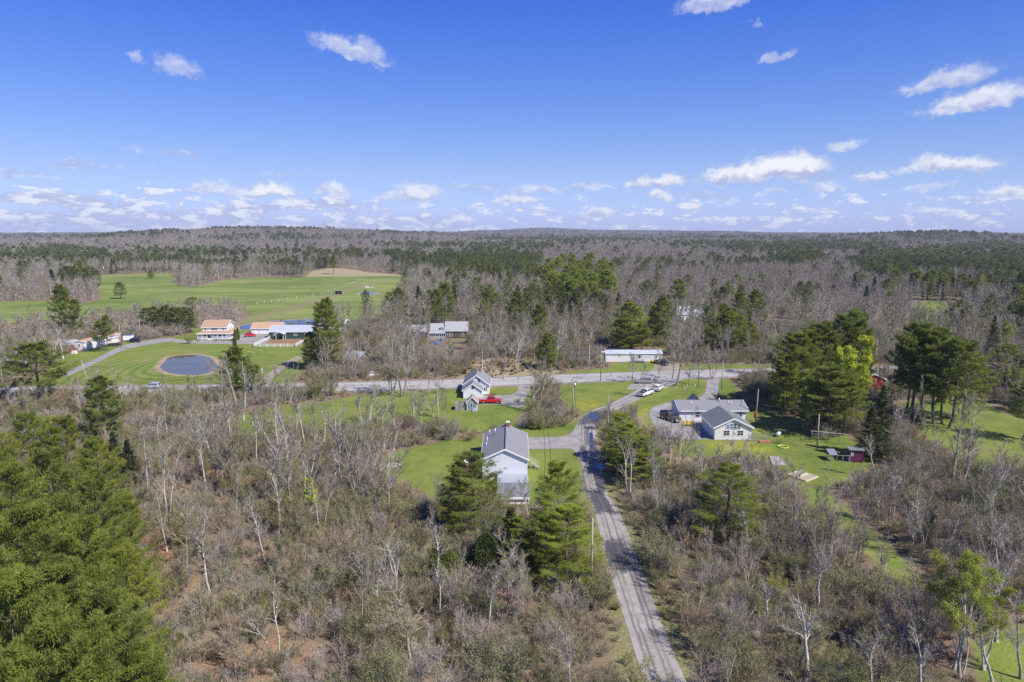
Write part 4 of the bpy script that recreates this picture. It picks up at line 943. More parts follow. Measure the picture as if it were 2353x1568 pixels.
def build_stuff():
    # thicket
    src = []
    for i in range(4): src.append(shrub(200+i, 2.8, stems=18, twig=7, tw=.022).mesh('brush', ['brush_twigs', 'olive_leaves']))
    for i in range(3): src.append(shrub(210+i, 2.8, stems=16, twig=6, leaf=3600, leafsize=.04, tw=.022).mesh('brush', ['brush_twigs', 'olive_leaves']))
    for i in range(2): src.append(shrub(220+i, 2.8, stems=18, twig=7, tw=.022).mesh('brush', ['twigs', 'olive_leaves']))
    for i in range(2): src.append(shrub(225+i, .9, stems=60, twig=2, tw=.05, fan=.9).mesh('tuft', ['dry_grass', 'olive_leaves']))
    P, rg = sector(36, 330, 1.9, 11, az=.74); P = P[free(P, .55)]; n = len(P)
    d = np.hypot(P[:, 0], P[:, 1]); nz = vnoise(P, 22, 3); nz2 = vnoise(P, 9, 4)
    dry = np.zeros(n, bool); lit = np.zeros(n, bool)
    for q in DRY: dry |= inside(P, gp(q))
    for q in LITTER: lit |= inside(P, gp(q))
    keep = (rg.uniform(0, 1, n) < np.where(lit, .55, np.where(dry, .62, .95+.1*nz2))) & ~((d > 60) & (nz2 < -.78))
    edge = ~free(P, 2.2)
    P, d, nz, nz2, dry, edge = P[keep], d[keep], nz[keep], nz2[keep], dry[keep], edge[keep]; n = len(P)
    t = rg.uniform(0, 1, n)+nz*.35
    idx = np.where(t < .34, rg.integers(7, 9, n), np.where(t < .80, rg.integers(0, 4, n), rg.integers(4, 7, n)))
    idx = np.where(dry | (edge & (rg.uniform(0, 1, n) < .6)) | (rg.uniform(0, 1, n) < .07), rg.integers(9, 11, n), idx)
    s = rg.uniform(.5, 1.25, n)*(1+.4*nz2); s = np.where(rg.uniform(0, 1, n) < .15, s*1.5, s); s = np.where(edge, s*.55, s); s = np.where(idx >= 9, np.clip(s*1.3, .8, 1.3), s)
    s = np.clip(s, .3, 1.9); scl = np.column_stack([s*rg.uniform(.95, 1.35, n), s*rg.uniform(.95, 1.35, n), s])
    scatter('undergrowth', 'tangle of leafless and budding brush filling the ground between the trees', P, terrain(P[:, 0], P[:, 1]), idx, scl, src, 'undergrowth')
    # far woods
    bsrc = [joined(far_bare(300+i, 12, .11, 15, 8), ['bare_bark', 'far_twigs']) for i in range(4)]+[joined(far_bare(310+i, 12, .24, 12, 6), ['bare_bark', 'far_twigs']) for i in range(3)]+[joined(far_bare(320+i, 12, .6, 11, 6), ['far_twigs', 'far_twigs']) for i in range(2)]+\
           [joined(far_bare(330+i, 12, .11, 15, 7), ['white_bark', 'pale_twigs']) for i in range(2)]+[joined(far_bare(335, 12, .13, 15, 8), ['bare_bark', 'olive_leaves'])]
    psrc = [joined(pine(340+i, 16, 4.4, low=.2, dens=.6, nl=.75, nw=.22, needles=5, gap=1.0), ['pine_bark', 'far_needles']) for i in range(3)]+[joined(pine(350+i, 16, 4.6, low=.2, dens=.45, nl=1.3, nw=.5, needles=4, gap=1.7), ['pine_bark', 'far_needles']) for i in range(2)]+\
           [joined(pine(360+i, 16, 4.8, low=.1, dens=.4, nl=2.0, nw=1.1, needles=3, gap=2.6), ['far_needles', 'far_needles']) for i in range(2)]+[joined(pine(370, 14, 2.6, low=.1, dens=.6, nl=.8, nw=.25, needles=4, gap=1.0, shape='spruce'), ['pine_bark', 'dark_needles'])]
    ZONES = [(140,579,105,13,1.3),(330,590,100,9,.55),(470,577,150,8,.6),(800,578,190,7,.6),(960,592,60,14,.5),(1110,592,130,22,.9),(1328,604,86,34,0),(300,531,130,6,.75),(560,543,110,6,.6),(760,541,140,6,.3),(990,532,140,3,.5),
             (1000,560,200,6,.2),(1300,547,160,3,.8),(1250,531,240,3,.5),(1730,566,70,12,.9),(1620,560,100,8,.5),(2200,590,240,22,1.0),(2300,568,120,14,1.1),(1900,560,160,10,.9),(1830,582,60,15,1.1),(2050,602,70,20,1.1),(2340,607,90,18,1.0),(2130,531,170,6,.85),  # the thin far conifer band near the centre is added to imitate a cloud shadow
             (1500,600,40,6,.3),(30,580,40,12,.6),(1180,565,90,10,.45),(640,522,160,3,.5),(1480,540,260,5,.45),(2000,545,380,4,.35),(120,540,200,4,.6)]
    allP = []
    for (r0, r1, s, sd, lv) in [(320, 1000, 6.3, 21, 0), (1000, 2900, 11.5, 22, 1), (2900, 9300, 31, 23, 2)]:
        P, rg = sector(r0, r1, s, sd, az=.74)
        if lv == 0: P = P[free(P, 1.0)]
        if lv == 0: P = P[(P[:, 1] > 0)]
        allP.append((P, rg, lv))
    BP, BI, BS, QP, QI, QS = [], [], [], [], [], []
    for P, rg, lv in allP:
        n = len(P); h = 13.0; ux, uy = topx(P, h)
        pr = np.where(vnoise(P, 330*(1+lv*1.6), 31+lv)+.35*vnoise(P, 90*(1+lv), 61+lv) > (.55, .56, .60)[lv], .55, .025)
        clump = vnoise(P, 75*(1, 2.2, 4)[lv], 71+lv)+.5*vnoise(P, 30*(1, 2.2, 4)[lv], 75+lv)
        for (cx, cy, rx, ry, dd) in ZONES:
            m = np.exp(-(((ux-cx)/rx)**2+((uy-cy)/ry)**2)**2); pr = np.where(m > .25, np.maximum(pr, dd*np.minimum(1, m*1.6)*np.where(clump > -.12, 1, .12)), pr) if dd else np.where(m > .5, 0, pr)
        con = rg.uniform(0, 1, n) < pr*(.85, .45, .28)[lv]
        wide = (1.0, 1.75, 4.2)[lv]; gx_, gy_ = topx(P, 0); low = (gy_ > 700) & (gx_ < 760); con &= ~((gy_ > 690) & (gx_ < 960) & (rg.uniform(0, 1, n) < .9))
        hs = rg.uniform(.78, 1.12, n)*(1+.12*vnoise(P, 90, 41)); hs = np.where(low, hs*.45, hs)
        a = ~con; m = int(a.sum()); BP.append(P[a]); hb = hs[a]
        if lv == 0:
            q = rg.uniform(0, 1, m)+.25*vnoise(P[a], 120, 51); BI.append(np.where(q < .74, rg.integers(0, 4, m), np.where(q < .92, rg.integers(9, 11, m), 11)))
        elif lv == 1:
            q = rg.uniform(0, 1, m)+.3*vnoise(P[a], 300, 52); BI.append(np.where(q > 1.08, 11, rg.integers(4, 7, m)))
        else: BI.append(rg.integers(7, 9, m))
        w = rg.uniform(.8, 1.25, m)*wide; BS.append(np.column_stack([w, w, hb]))
        m = int(con.sum()); QP.append(P[con]); w = rg.uniform(.8, 1.3, m)*(1.0, 1.35, 2.3)[lv]; sp = (rg.uniform(0, 1, m) < .2) & (lv == 0)
        QI.append(np.where(sp, 7, rg.integers(*((0, 3), (3, 5), (5, 7))[lv], m))); QS.append(np.column_stack([w, w, hs[con]*1.02]))
    P = np.vstack(BP); scatter('bare_woods', 'far-off leafless grey-brown woods reaching to the hills on the horizon', P, terrain(P[:, 0], P[:, 1]), np.concatenate(BI), np.vstack(BS), bsrc, 'woods')
    P = np.vstack(QP); scatter('pine_woods', 'far-off dark green conifers among the leafless woods, one band imitating a cloud shadow', P, terrain(P[:, 0], P[:, 1]), np.concatenate(QI), np.vstack(QS), psrc, 'woods')
    print('stuff', [len(x) for x in BP], [len(x) for x in QP], n)
build_stuff()
# ---- each plant's label: what it is, which spot it stands at, and its place among its like there
SPOTS = [(90,850,'at the left edge below the mobile home'),(100,1050,'in the upper part of the left pine mass'),(100,1230,'in the middle of the left pine mass'),(120,1450,'in the lower left corner'),(330,980,'between the left pines and the highway'),(430,1130,'in the thicket just right of the left pines'),
 (430,1400,'in the lower left thicket'),(640,1000,'left of the long lawn'),(700,1150,'in the thicket left of the ranch lawn'),(700,1400,'in the thicket below the ranch lawn'),(900,950,'on the lawn left of the white house'),(1040,1290,'below the ranch house'),(1000,1480,'in the bottom centre thicket'),
 (1280,1250,'between ranch house and gravel lane'),(1250,940,'by the white house driveway'),(1450,1020,'along the right side of the lane bend'),(1480,1250,'right of the gravel lane'),(1600,1450,'in the thicket at the bottom beside the lane'),(1600,1060,'in front of the grey-roofed house'),(1690,1200,'below the grey-roofed house lawn'),
 (1950,1150,'below the purple shed'),(1850,1350,'left of the narrow grass path'),(2150,1180,'right of the narrow grass path'),(2200,1430,'in the lower right corner'),(2130,1030,'right of the purple shed'),(1890,880,'left of the red barn'),(2130,860,'right of the red barn'),(2310,880,'at the right edge near the highway'),
 (1560,850,'on the verge by the parked cars'),(1450,750,'behind the white trailer'),(1670,750,'right of the white trailer'),(1200,760,'behind the white house across the highway'),(1010,740,'around the old grey farmhouse'),(850,830,'around the collapsed shed'),(740,780,'beside the green barn'),(560,860,'between pond and highway'),
 (390,730,'in the row left of the tan-roofed farmhouse'),(200,740,'behind the mobile home'),(280,660,'in the upper left field'),(770,610,'on the far rim of the field'),(1328,610,'in the dense pine stand'),(1110,590,'in the pine belt left of the dense stand'),(2060,660,'in the far woods at right'),(1850,700,'in the woods right of centre'),(2250,700,'far right beyond the highway'),(600,790,'by the farmhouse drive')]
ORD = 'first second third fourth fifth sixth seventh eighth ninth tenth eleventh twelfth thirteenth fourteenth fifteenth sixteenth seventeenth eighteenth nineteenth twentieth'.split()
def label_plants():
    cells = {}
    for p in PLANTS:
        s = min(SPOTS, key=lambda q: (q[0]-p[2])**2+((q[1]-p[3])*1.5)**2); ph = KIND[p[1]][2]
        cells.setdefault((ph, s[2]), []).append(p)
        p[0]['group'] = {'tree': 'trees', 'pine': 'pines', 'spruce': 'spruces', 'conifer': 'garden conifers', 'shrub': 'shrubs'}[KIND[p[1]][1]]+' '+s[2]
    for (ph, s), L in cells.items():
        if len(L) == 1: L[0][0]['label'] = ph+' '+s; continue
        rows = [L] if len(L) <= 9 else None
        if rows is None:
            L.sort(key=lambda p: -p[5]); k = 2 if len(L) <= 18 else (3 if len(L) <= 40 else 5); q = -(-len(L)//k); rows = [L[i*q:(i+1)*q] for i in range(k)]
        names = [''] if len(rows) == 1 else (['back row, ', 'front row, '] if len(rows) == 2 else (['back row, ', 'middle row, ', 'front row, '] if len(rows) == 3 else [o+' row from back, ' for o in ORD[:len(rows)]]))
        for rn, R in zip(names, rows):
            R.sort(key=lambda p: p[2])
            for i, p in enumerate(R):
                o = 'leftmost' if i == 0 else ('rightmost' if i == len(R)-1 else ORD[i]+' from left')
                p[0]['label'] = '%s %s, %s%s' % (ph, s, rn, o)
label_plants()
# ------------------------------------------------------------------ buildings
siding('white_siding', (.82, .83, .84)); siding('blue_white_siding', (.78, .79, .81), depth=.18); siding('cream_siding', (.80, .79, .76)); siding('green_siding', (.035, .095, .075), .25)
siding('grey_siding', (.42, .43, .45)); plain('white_wall', (.70, .69, .67), .6, .10, .8); siding('red_siding', (.42, .035, .03), .22); siding('purple_siding', (.16, .03, .09), .2)
shingle('grey_shingle', (.225, .225, .238), .12); shingle('dark_shingle', (.165, .185, .195), .15, big=.4); shingle('tan_shingle', (.40, .26, .175), .12); shingle('orange_shingle', (.45, .29, .19), .15); shingle('weathered_shingle', (.30, .26, .22), big=.45)
plain('metal_roof', (.40, .42, .46), .55, .14, .6, .3); plain('pale_metal_roof', (.43, .46, .52), .5, .22, .5, .3); shingle('old_roof', (.36, .37, .38), big=.5)
plain('trim_white', (.80, .80, .80), .5, .04); plain('trim_blue', (.16, .24, .36), .5, .1); plain('brick_red', (.28, .10, .07), .85, .3, 8); planks('old_boards', (.34, .32, .30), .16); planks('brown_shakes', (.13, .10, .08), .2, 2)
planks('deck_brown', (.24, .10, .055), .14); plain('stain_brown', (.26, .09, .04), .7, .25); planks('grey_deck', (.20, .21, .225), .3, 1, .25); plain('pale_membrane', (.33, .36, .39), .75, .22, .6, .15); plain('dark_metal', (.03, .03, .035), .4, .2)
plain('black_cover', (.025, .025, .03), .7, .3, 3); plain('blue_plastic', (.02, .16, .55), .4, .15); plain('chair_yellow', (.75, .48, .01), .5, .08); plain('pale_cloth', (.30, .32, .46), .8, .2, 4); plain('wood_pole', (.36, .31, .26), .85, .25, 2); plain('pale_wood', (.58, .50, .38), .8, .2, 3)
plain('galvanised', (.52, .54, .56), .35, .1, 2, .5, .6); plain('tank_white', (.62, .68, .74), .35, .06); plain('straw', (.36, .31, .20), .95, .35, 5); plain('rubber', (.02, .02, .02), .8, .2); plain('red_plastic', (.55, .06, .03), .5, .15); plain('flag_blue', (.25, .45, .78), .7, .3, 2); plain('stone_pale', (.62, .60, .57), .9, .2, 3); plain('stone_grey', (.33, .31, .29), .9, .25, 3)
plain('bulb_white', (.80, .78, .70), .3, .03); plain('yellow_green', (.42, .50, .08), .7, .2); plain('tarp_white', (.62, .63, .62), .7, .15, 2); plain('terracotta', (.38, .15, .09), .8, .2); plain('garage_door', (.74, .75, .77), .5, .05); plain('door_navy', (.02, .035, .08), .5, .1)
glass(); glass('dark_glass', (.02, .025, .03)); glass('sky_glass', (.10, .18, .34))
def window(par, face, L, Wd, u, z, w, h, fm='trim_white', pane='window_glass', bars=1, shutters=None):
    """frame with a pane under it, set on one of the four walls"""
    def T(a, d, zz):  # along the wall, out of it, up
        if face == 'f': return (a, -Wd/2-d, zz)
        if face == 'b': return (-a, Wd/2+d, zz)
        if face == 'l': return (-L/2-d, -a, zz)
        return (L/2+d, a, zz)
    def bx(mb, a0, a1, d0, d1, z0, z1):
        c = [T(a0, d0, z0), T(a1, d0, z0), T(a1, d1, z0), T(a0, d1, z0)]; mb.hexa(c, [(x, y, z1) for x, y, _ in c])
    f = MB(); t = .09
    bx(f, u-w/2-t, u+w/2+t, .003, .06, z+h, z+h+t); bx(f, u-w/2-t, u+w/2+t, .003, .06, z-t, z)
    bx(f, u-w/2-t, u-w/2, .003, .06, z, z+h); bx(f, u+w/2, u+w/2+t, .003, .06, z, z+h)
    for k in range(1, bars+1): bx(f, u-.025, u+.025, .036, .055, z, z+h) if bars == 1 and w > 1.1 else None
    bx(f, u-w/2, u+w/2, .036, .055, z+h/2-.025, z+h/2+.025)
    o = f.build('window', fm, par); p = MB(); bx(p, u-w/2, u+w/2, .005, .035, z, z+h); p.build('pane', pane, o)
    if shutters:
        for s_ in (-1, 1):
            m_ = MB(); c = u+s_*(w/2+t+.2); bx(m_, c-.17, c+.17, .003, .04, z-.05, z+h+.05); m_.build('shutter', shutters, par)
    return o
def panel(name, par, face, L, Wd, u, z, w, h, mat, d=.05):
    def T(a, dd, zz):
        if face == 'f': return (a, -Wd/2-dd, zz)
        if face == 'b': return (-a, Wd/2+dd, zz)
        if face == 'l': return (-L/2-dd, -a, zz)
        return (L/2+dd, a, zz)
    c = [T(u-w/2, .004, z), T(u+w/2, .004, z), T(u+w/2, d, z), T(u-w/2, d, z)]
    return MB().hexa(c, [(x, y, z+h) for x, y, _ in c]).build(name, mat, par)
def body(par, L, Wd, wh, rh, wall, roof, trim='trim_white', ov=.35, og=.3, th=.12, z0=0, dx=0, dy=0, ridge_off=0., name='wall', rname='roof', gable=None):
    """walls with two gables (ridge along x), roof slabs with their overhang, bargeboards and eave boards"""
    yr = ridge_off*Wd
    w = MB(); x0, x1, y0, y1 = dx-L/2, dx+L/2, dy-Wd/2, dy+Wd/2; zt = z0+wh; zr = z0+rh; yr += dy
    for a, b in (((x0, y0), (x1, y0)), ((x1, y1), (x0, y1))): w.poly([(a[0], a[1], z0), (b[0], b[1], z0), (b[0], b[1], zt), (a[0], a[1], zt)])
    w.poly([(x1, y0, z0), (x1, y1, z0), (x1, y1, zt), (x1, yr, zr), (x1, y0, zt)]); w.poly([(x0, y1, z0), (x0, y0, z0), (x0, y0, zt), (x0, yr, zr), (x0, y1, zt)])
    w.poly([(x0, y0, z0), (x0, y1, z0), (x1, y1, z0), (x1, y0, z0)])
    wo = w.build(name, wall, par)
    r = MB(); t = MB(); X0, X1 = x0-og, x1+og
    for s_, ye in ((-1, y0), (1, y1)):
        sl = (zr-zt)/abs(yr-ye); yo = ye+s_*ov; zo = zt-sl*ov
        lo = [(X0, yo, zo+.03), (X1, yo, zo+.03), (X1, yr, zr+.03), (X0, yr, zr+.03)]
        if s_ > 0: lo = lo[::-1]
        r.hexa(lo, [(a, b, c+th) for a, b, c in lo])
        ya = (yo-.025*s_)
        t.box(X0, X1, min(yo, yo+s_*.05)+s_*.003, max(yo, yo+s_*.05)+s_*.003, zo-.10, zo+th+.02)
        for xe, q in ((X0, -1), (X1, 1)):
            xa, xb = sorted((xe+q*.003, xe+q*.05))
            t.hexa([(xa, yo, zo-.13), (xb, yo, zo-.13), (xb, yr, zr-.13), (xa, yr, zr-.13)], [(xa, yo, zo+th+.035), (xb, yo, zo+th+.035), (xb, yr, zr+th+.035), (xa, yr, zr+th+.035)])
    ro = r.build(rname, roof, par)
    if trim: t.build('fascia', trim, ro)
    return wo, ro
def corner_trim(par, L, Wd, h, mat='trim_white', dx=0, dy=0):
    m_ = MB()
    for sx in (-1, 1):
        for sy in (-1, 1):
            x, y = dx+sx*L/2, dy+sy*Wd/2; m_.box(min(x+sx*.012, x-sx*.12), max(x+sx*.012, x-sx*.12), min(y+sy*.012, y-sy*.12), max(y+sy*.012, y-sy*.12), .02, h-.02)
    m_.build('corner_board', mat, par)
def house(name, label, cat, x, y, rz=0, group=None): return empty(name, (x, y, float(terrain(x, y))), math.radians(rz), label, cat, group)
# -- grey-roofed white ranch house beside the lane; its ridge runs away from the camera
A = house('ranch_house', 'pale siding house with long grey shingle roof, gable toward the camera, beside the gravel lane', 'house', -1.25, 122.8, 90)
_, ro = body(A, 15.4, 7.9, 3.75, 5.55, 'blue_white_siding', 'grey_shingle', ov=.32, og=.3); corner_trim(A, 15.4, 7.9, 3.75)
MB().box(-7.9, 7.9, -.09, .09, 5.66, 5.76).build('ridge_cap', 'dark_metal', ro)
ch = MB(); ch.box(6.2, 6.9, -.75, -.15, 4.9, 6.35).build('chimney', 'brick_red', ro); MB().box(6.12, 6.98, -.83, -.07, 6.35, 6.55).build('chimney_cap', 'stone_pale', A)
for (a, b_, hh, r_, mt) in [(5.6, 3.1, 1.0, .06, 'trim_white'), (1.2, 3.4, 1.0, .06, 'trim_white'), (3.4, 2.0, 1.35, .13, 'galvanised'), (-.6, 3.5, .5, .07, 'trim_white')]:
    zz = 5.55-(b_/3.95)*1.8; v = MB().cyl((a, b_, zz), (a, b_, zz+hh), r_, n=8); v.cyl((a, b_, zz+hh), (a, b_, zz+hh+.12), r_*1.5, n=8); v.build('vent_pipe', mt, ro)
window(A, 'r', 15.4, 7.9, -1.6, 1.5, .9, 1.1)
for u in (-5, -1, 4.5): window(A, 'f', 15.4, 7.9, u, 1.5, 1.1, 1.1)
panel('door', A, 'f', 15.4, 7.9, -2.8, 1.0, .9, 2.05, 'trim_white')
# low flat-roofed part in front of the gable
ex = MB().box(-18.7, -7.75, -3.9, 1.2, 0, 1.0).build('extension', 'white_wall', A)
MB().box(-12.2, -7.72, -4.05, 1.3, 1.003, 1.12).build('upper_roof', 'pale_membrane', ex); MB().box(-18.9, -12.203, -4.05, 1.3, 1.003, 1.10).build('lower_roof', 'grey_deck', ex)
f_ = MB().box(-19.0, -18.903, -4.1, 1.35, .88, 1.2).build('fascia', 'trim_white', ex)
m_ = MB()
for k in range(6): m_.box(-18.76, -18.703, -3.85+k*.95, -3.75+k*.95, .02, .86)
m_.build('skirt_post', 'stone_grey', ex)
# entry steps on the lane side
S_ = house('entry_steps', 'wooden entry steps with pale handrails on the lane side of the ranch house', 'steps', 3.4, 121.0, 0)
m_ = MB()
for k in range(5): m_.box(.1+k*.3, .42+k*.3, -.6, .6, .85-k*.19, .92-k*.19)
m_.build('tread', 'old_boards', S_); r_ = MB()
for yy in (-.62, .62):
    r_.bar((.1, yy, 1.85), (1.6, yy, 1.05), .06); r_.bar((.1, yy, 1.4), (1.6, yy, .6), .05)
    for xx, zz in ((.12, 1.85), (.85, 1.45), (1.58, 1.06)): r_.bar((xx, yy, 0), (xx, yy, zz), .07)
r_.build('handrail', 'pale_wood', S_)
# deck on the far side
D_ = house('deck', 'raised brown stained deck with railings on the left side of the ranch house', 'deck', -7.35, 119.2, 0)
MB().box(-2.0, 2.0, -3.4, 3.4, 1.0, 1.12).build('deck_floor', 'deck_brown', D_); p_ = MB(); q_ = MB()
for xx in (-1.92, -.9, .2, 1.3):
    for yy in (-3.3, 3.3): p_.bar((xx, yy, 0), (xx, yy, 1.0), .11)
for yy in (-1.6, 0, 1.6): p_.bar((-1.92, yy, 0), (-1.92, yy, 1.0), .11)
p_.build('leg', 'stain_brown', D_)
for a_, b_ in (((-1.93, -3.3), (-1.93, 3.3)), ((-1.93, -3.3), (1.9, -3.3)), ((-1.93, 3.3), (1.9, 3.3))):
    q_.bar((*a_, 2.02), (*b_, 2.02), .09); q_.bar((*a_, 1.3), (*b_, 1.3), .05); n_ = 14
    for k in range(n_+1):
        t_ = k/n_; xx = a_[0]+(b_[0]-a_[0])*t_; yy = a_[1]+(b_[1]-a_[1])*t_; q_.bar((xx, yy, 1.13), (xx, yy, 1.98), .05)
q_.build('railing', 'stain_brown', D_); m_ = MB().bar((-1.5, 3.3, 1.13), (-1.5, 3.3, 3.3), .1).bar((1.7, 3.3, 1.13), (1.7, 3.3, 3.4), .1); m_.build('tall_post', 'stain_brown', D_)
g_ = house('grill', 'black covered grill standing on the brown deck', 'grill', -7.3, 121.3); g_.location.z = 1.12
MB().hexa([(-.75, -.35, 0), (.75, -.35, 0), (.75, .35, 0), (-.75, .35, 0)], [(-.68, -.28, 1.1), (.68, -.28, 1.1), (.68, .28, 1.1), (-.68, .28, 1.1)]).build('cover', 'black_cover', g_, .06)
for i, (xx, yy, rr, lb) in enumerate([(-8.4, 119.9, 60, 'white deck chair nearest the deck rail'), (-7.9, 118.9, 100, 'white deck chair in the middle of the deck'), (-6.3, 119.6, -40, 'blue deck chair beside the house wall')]):
    c_ = house('deck_chair', lb, 'chair', xx, yy, rr, 'chairs on the brown deck'); c_.location.z = 1.12; mt = 'trim_white' if i < 2 else 'blue_plastic'
    MB().box(-.26, .26, -.26, .26, .38, .43).build('seat', mt, c_); MB().hexa([(-.26, .22, .43), (.26, .22, .43), (.26, .27, .43), (-.26, .27, .43)], [(-.26, .42, 1.05), (.26, .42, 1.05), (.26, .47, 1.05), (-.26, .47, 1.05)]).build('backrest', mt, c_)
    for sx in (-1, 1):
        for sy in (-1, 1): MB().bar((sx*.23, sy*.22, 0), (sx*.26, sy*.25, .38), .04).build('leg', mt, c_)
# -- small white house with a lower front wing, by the highway
B_ = house('white_house', 'small white gabled house with grey roof and brick chimney beside the highway', 'house', -9.6, 184.2, 90)
_, ro = body(B_, 9.4, 6.8, 2.75, 5.25, 'white_siding', 'grey_shingle', ov=.4, og=.35); corner_trim(B_, 9.4, 6.8, 2.7)
MB().box(1.1, 1.7, -.95, -.4, 4.3, 6.0).build('chimney', 'brick_red', ro)
window(B_, 'l', 9.4, 6.8, .75, 3.3, .65, .9, pane='dark_glass')
window(B_, 'l', 9.4, 6.8, 2.2, .95, .5, 1.0, pane='dark_glass', shutters='trim_blue')
for u in (-3, 0, 3): window(B_, 'f', 9.4, 6.8, u, .9, .8, 1.1)
wg = MB(); wb = empty('front_wing', (0, 0, 0)); wb.parent = B_
w_, r2 = body(wb, 4.9, 4.9, 2.2, 3.95, 'white_siding', 'grey_shingle', ov=.3, og=.25, dx=-7.16, dy=.75)
for o_ in (w_, r2): pass
f_ = MB().box(-9.68, -9.615, .25, 1.05, 2.55, 3.25).build('window', 'trim_white', wb)
MB().box(-9.70, -9.683, .33, .97, 2.63, 3.17).build('pane', 'dark_glass', wb)
MB().box(-9.64, -9.613, -1.55, -1.4, .05, 2.15).box(-9.64, -9.613, 2.95, 3.1, .05, 2.15).build('corner_board', 'trim_white', wb)
# shingled garden shed and board fence
s_ = house('garden_shed', 'little grey shingled garden shed with steep roof beside the red pickup', 'shed', -9.75, 163.4, 90)
body(s_, 2.6, 2.5, 2.2, 3.5, 'old_boards', 'weathered_shingle', ov=.22, og=.2); corner_trim(s_, 2.6, 2.5, 2.15)
window(s_, 'l', 2.6, 2.5, -.15, .9, .6, 1.0, pane='dark_glass', shutters='trim_blue')
c_ = house('covered_machine', 'lavender cloth draped over a machine in front of the garden shed', 'covered machine', -9.2, 161.6, 10); MB().hexa([(-.7, -.4, 0), (.7, -.4, 0), (.75, .4, 0), (-.6, .4, 0)], [(-.35, -.2, .85), (.5, -.25, .95), (.45, .2, .9), (-.3, .2, .7)]).build('cover', 'pale_cloth', c_, .12)
fe = house('board_fence', 'weathered grey board fence enclosing a corner left of the garden shed', 'fence', -12.6, 162.6)
MB().box(-1.3, 1.4, -.05, .0, 0, 1.65).build('front_panel', 'old_boards', fe); MB().box(-1.3, -1.25, .003, 2.6, 0, 1.65).build('side_panel', 'old_boards', fe); MB().box(-1.3, 1.9, 2.603, 2.65, 0, 1.65).build('rear_panel', 'old_boards', fe)
# -- house with two wings right of the lane
C_ = house('grey_roof_house', 'white house with long grey roof and front wing full of windows, right of the lane', 'house', 46.5, 157.2, 0)
_, ro = body(C_, 15.6, 8.0, 2.5, 3.85, 'white_wall', 'grey_shingle', ov=.4, og=.3)
for (a, b_, hh, r_) in [(-4.6, -1.9, .9, .06), (4.2, -1.6, .9, .06), (4.7, -2.1, 1.0, .06), (2.2, -.8, 1.0, .14), (2.7, -2.3, .35, .16)]:
    zz = 3.85-(abs(b_)/4)*1.35; MB().cyl((a, b_, zz), (a, b_, zz+hh), r_, n=8).build('vent_pipe', 'trim_white' if r_ < .1 else 'galvanised', ro)
rg_ = MB(); rg_.poly([(-3.6, 3.6, 2.5), (-1.0, 3.6, 2.5), (-2.3, 3.6, 4.35)]).poly([(-3.9, 2.0, 2.6), (-2.3, 1.0, 4.4), (-2.3, 5.6, 4.4), (-3.9, 5.6, 2.6)]).poly([(-2.3, 1.0, 4.4), (-.7, 2.0, 2.6), (-.7, 5.6, 2.6), (-2.3, 5.6, 4.4)]); rg_.build('rear_gable', 'grey_shingle', ro)
window(C_, 'f', 15.6, 8, -3.6, .9, .9, 1.1); window(C_, 'f', 15.6, 8, 6.3, .9, .8, 1.1)
wb = empty('front_wing', (-.1, -13.7, 0), math.radians(90)); wb.parent = C_
body(wb, 10.0, 7.7, 2.75, 4.6, 'cream_siding', 'dark_shingle', ov=.45, og=.35)
for u, w_ in ((1.55, 1.15), (-1.35, 1.2)): window(wb, 'l', 10, 7.7, u, .95, w_, 1.05, pane='dark_glass')
for u, tall in ((1.15, .95), (.38, 1.15), (-.38, 1.15), (-1.15, .95)): window(wb, 'l', 10, 7.7, u, 2.35, .62, tall, pane='sky_glass' if u < -.3 else 'window_glass')
for u in (-2.6, 2.6): window(wb, 'f', 10, 7.7, u, .9, .9, 1.1)
di = house('satellite_dish', 'grey satellite dish fixed at the right end of the long grey roof', 'satellite dish', 54.6, 154.6); di.location.z = 2.6
MB().lathe([(0, 0), (.25, .04), (.45, .13)], 14).build('dish', 'galvanised', di).rotation_euler = (math.radians(60), 0, math.radians(-30)); MB().bar((0, 0, -.2), (0, 0, .05), .05).build('arm', 'dark_metal', di)
fe = house('patio_railing', 'black metal patio railing between the two wings of the grey-roofed house', 'railing', 40.6, 148.5); q_ = MB(); q_.bar((-1.6, 0, 1.0), (1.8, 0, 1.0), .05).bar((-1.6, 0, .12), (1.8, 0, .12), .05)
for k in range(18): q_.bar((-1.6+k*.2, 0, 0), (-1.6+k*.2, 0, 1.0), .03)
q_.build('rail', 'dark_metal', fe)
for i, (px, lb) in enumerate([(1575, 'leftmost yellow garden chair by the patio railing'), (1583, 'middle yellow garden chair by the patio railing'), (1591, 'rightmost yellow garden chair by the patio railing')]):
    g0 = G(px, 979); c_ = house('garden_chair', lb, 'chair', g0.x, g0.y, 10-12*i, 'yellow chairs by the patio railing')
    MB().box(-.3, .3, -.28, .28, .32, .38).build('seat', 'chair_yellow', c_); MB().hexa([(-.28, .2, .38), (.28, .2, .38), (.28, .25, .38), (-.28, .25, .38)], [(-.24, .42, 1.0), (.24, .42, 1.0), (.24, .47, 1.0), (-.24, .47, 1.0)]).build('backrest', 'chair_yellow', c_)
    for sx in (-1, 1): MB().bar((sx*.33, -.3, .55), (sx*.33, .3, .5), .1, .03).bar((sx*.33, -.28, 0), (sx*.33, -.28, .55), .06).bar((sx*.33, .25, 0), (sx*.33, .25, .5), .06).build('armrest', 'chair_yellow', c_)
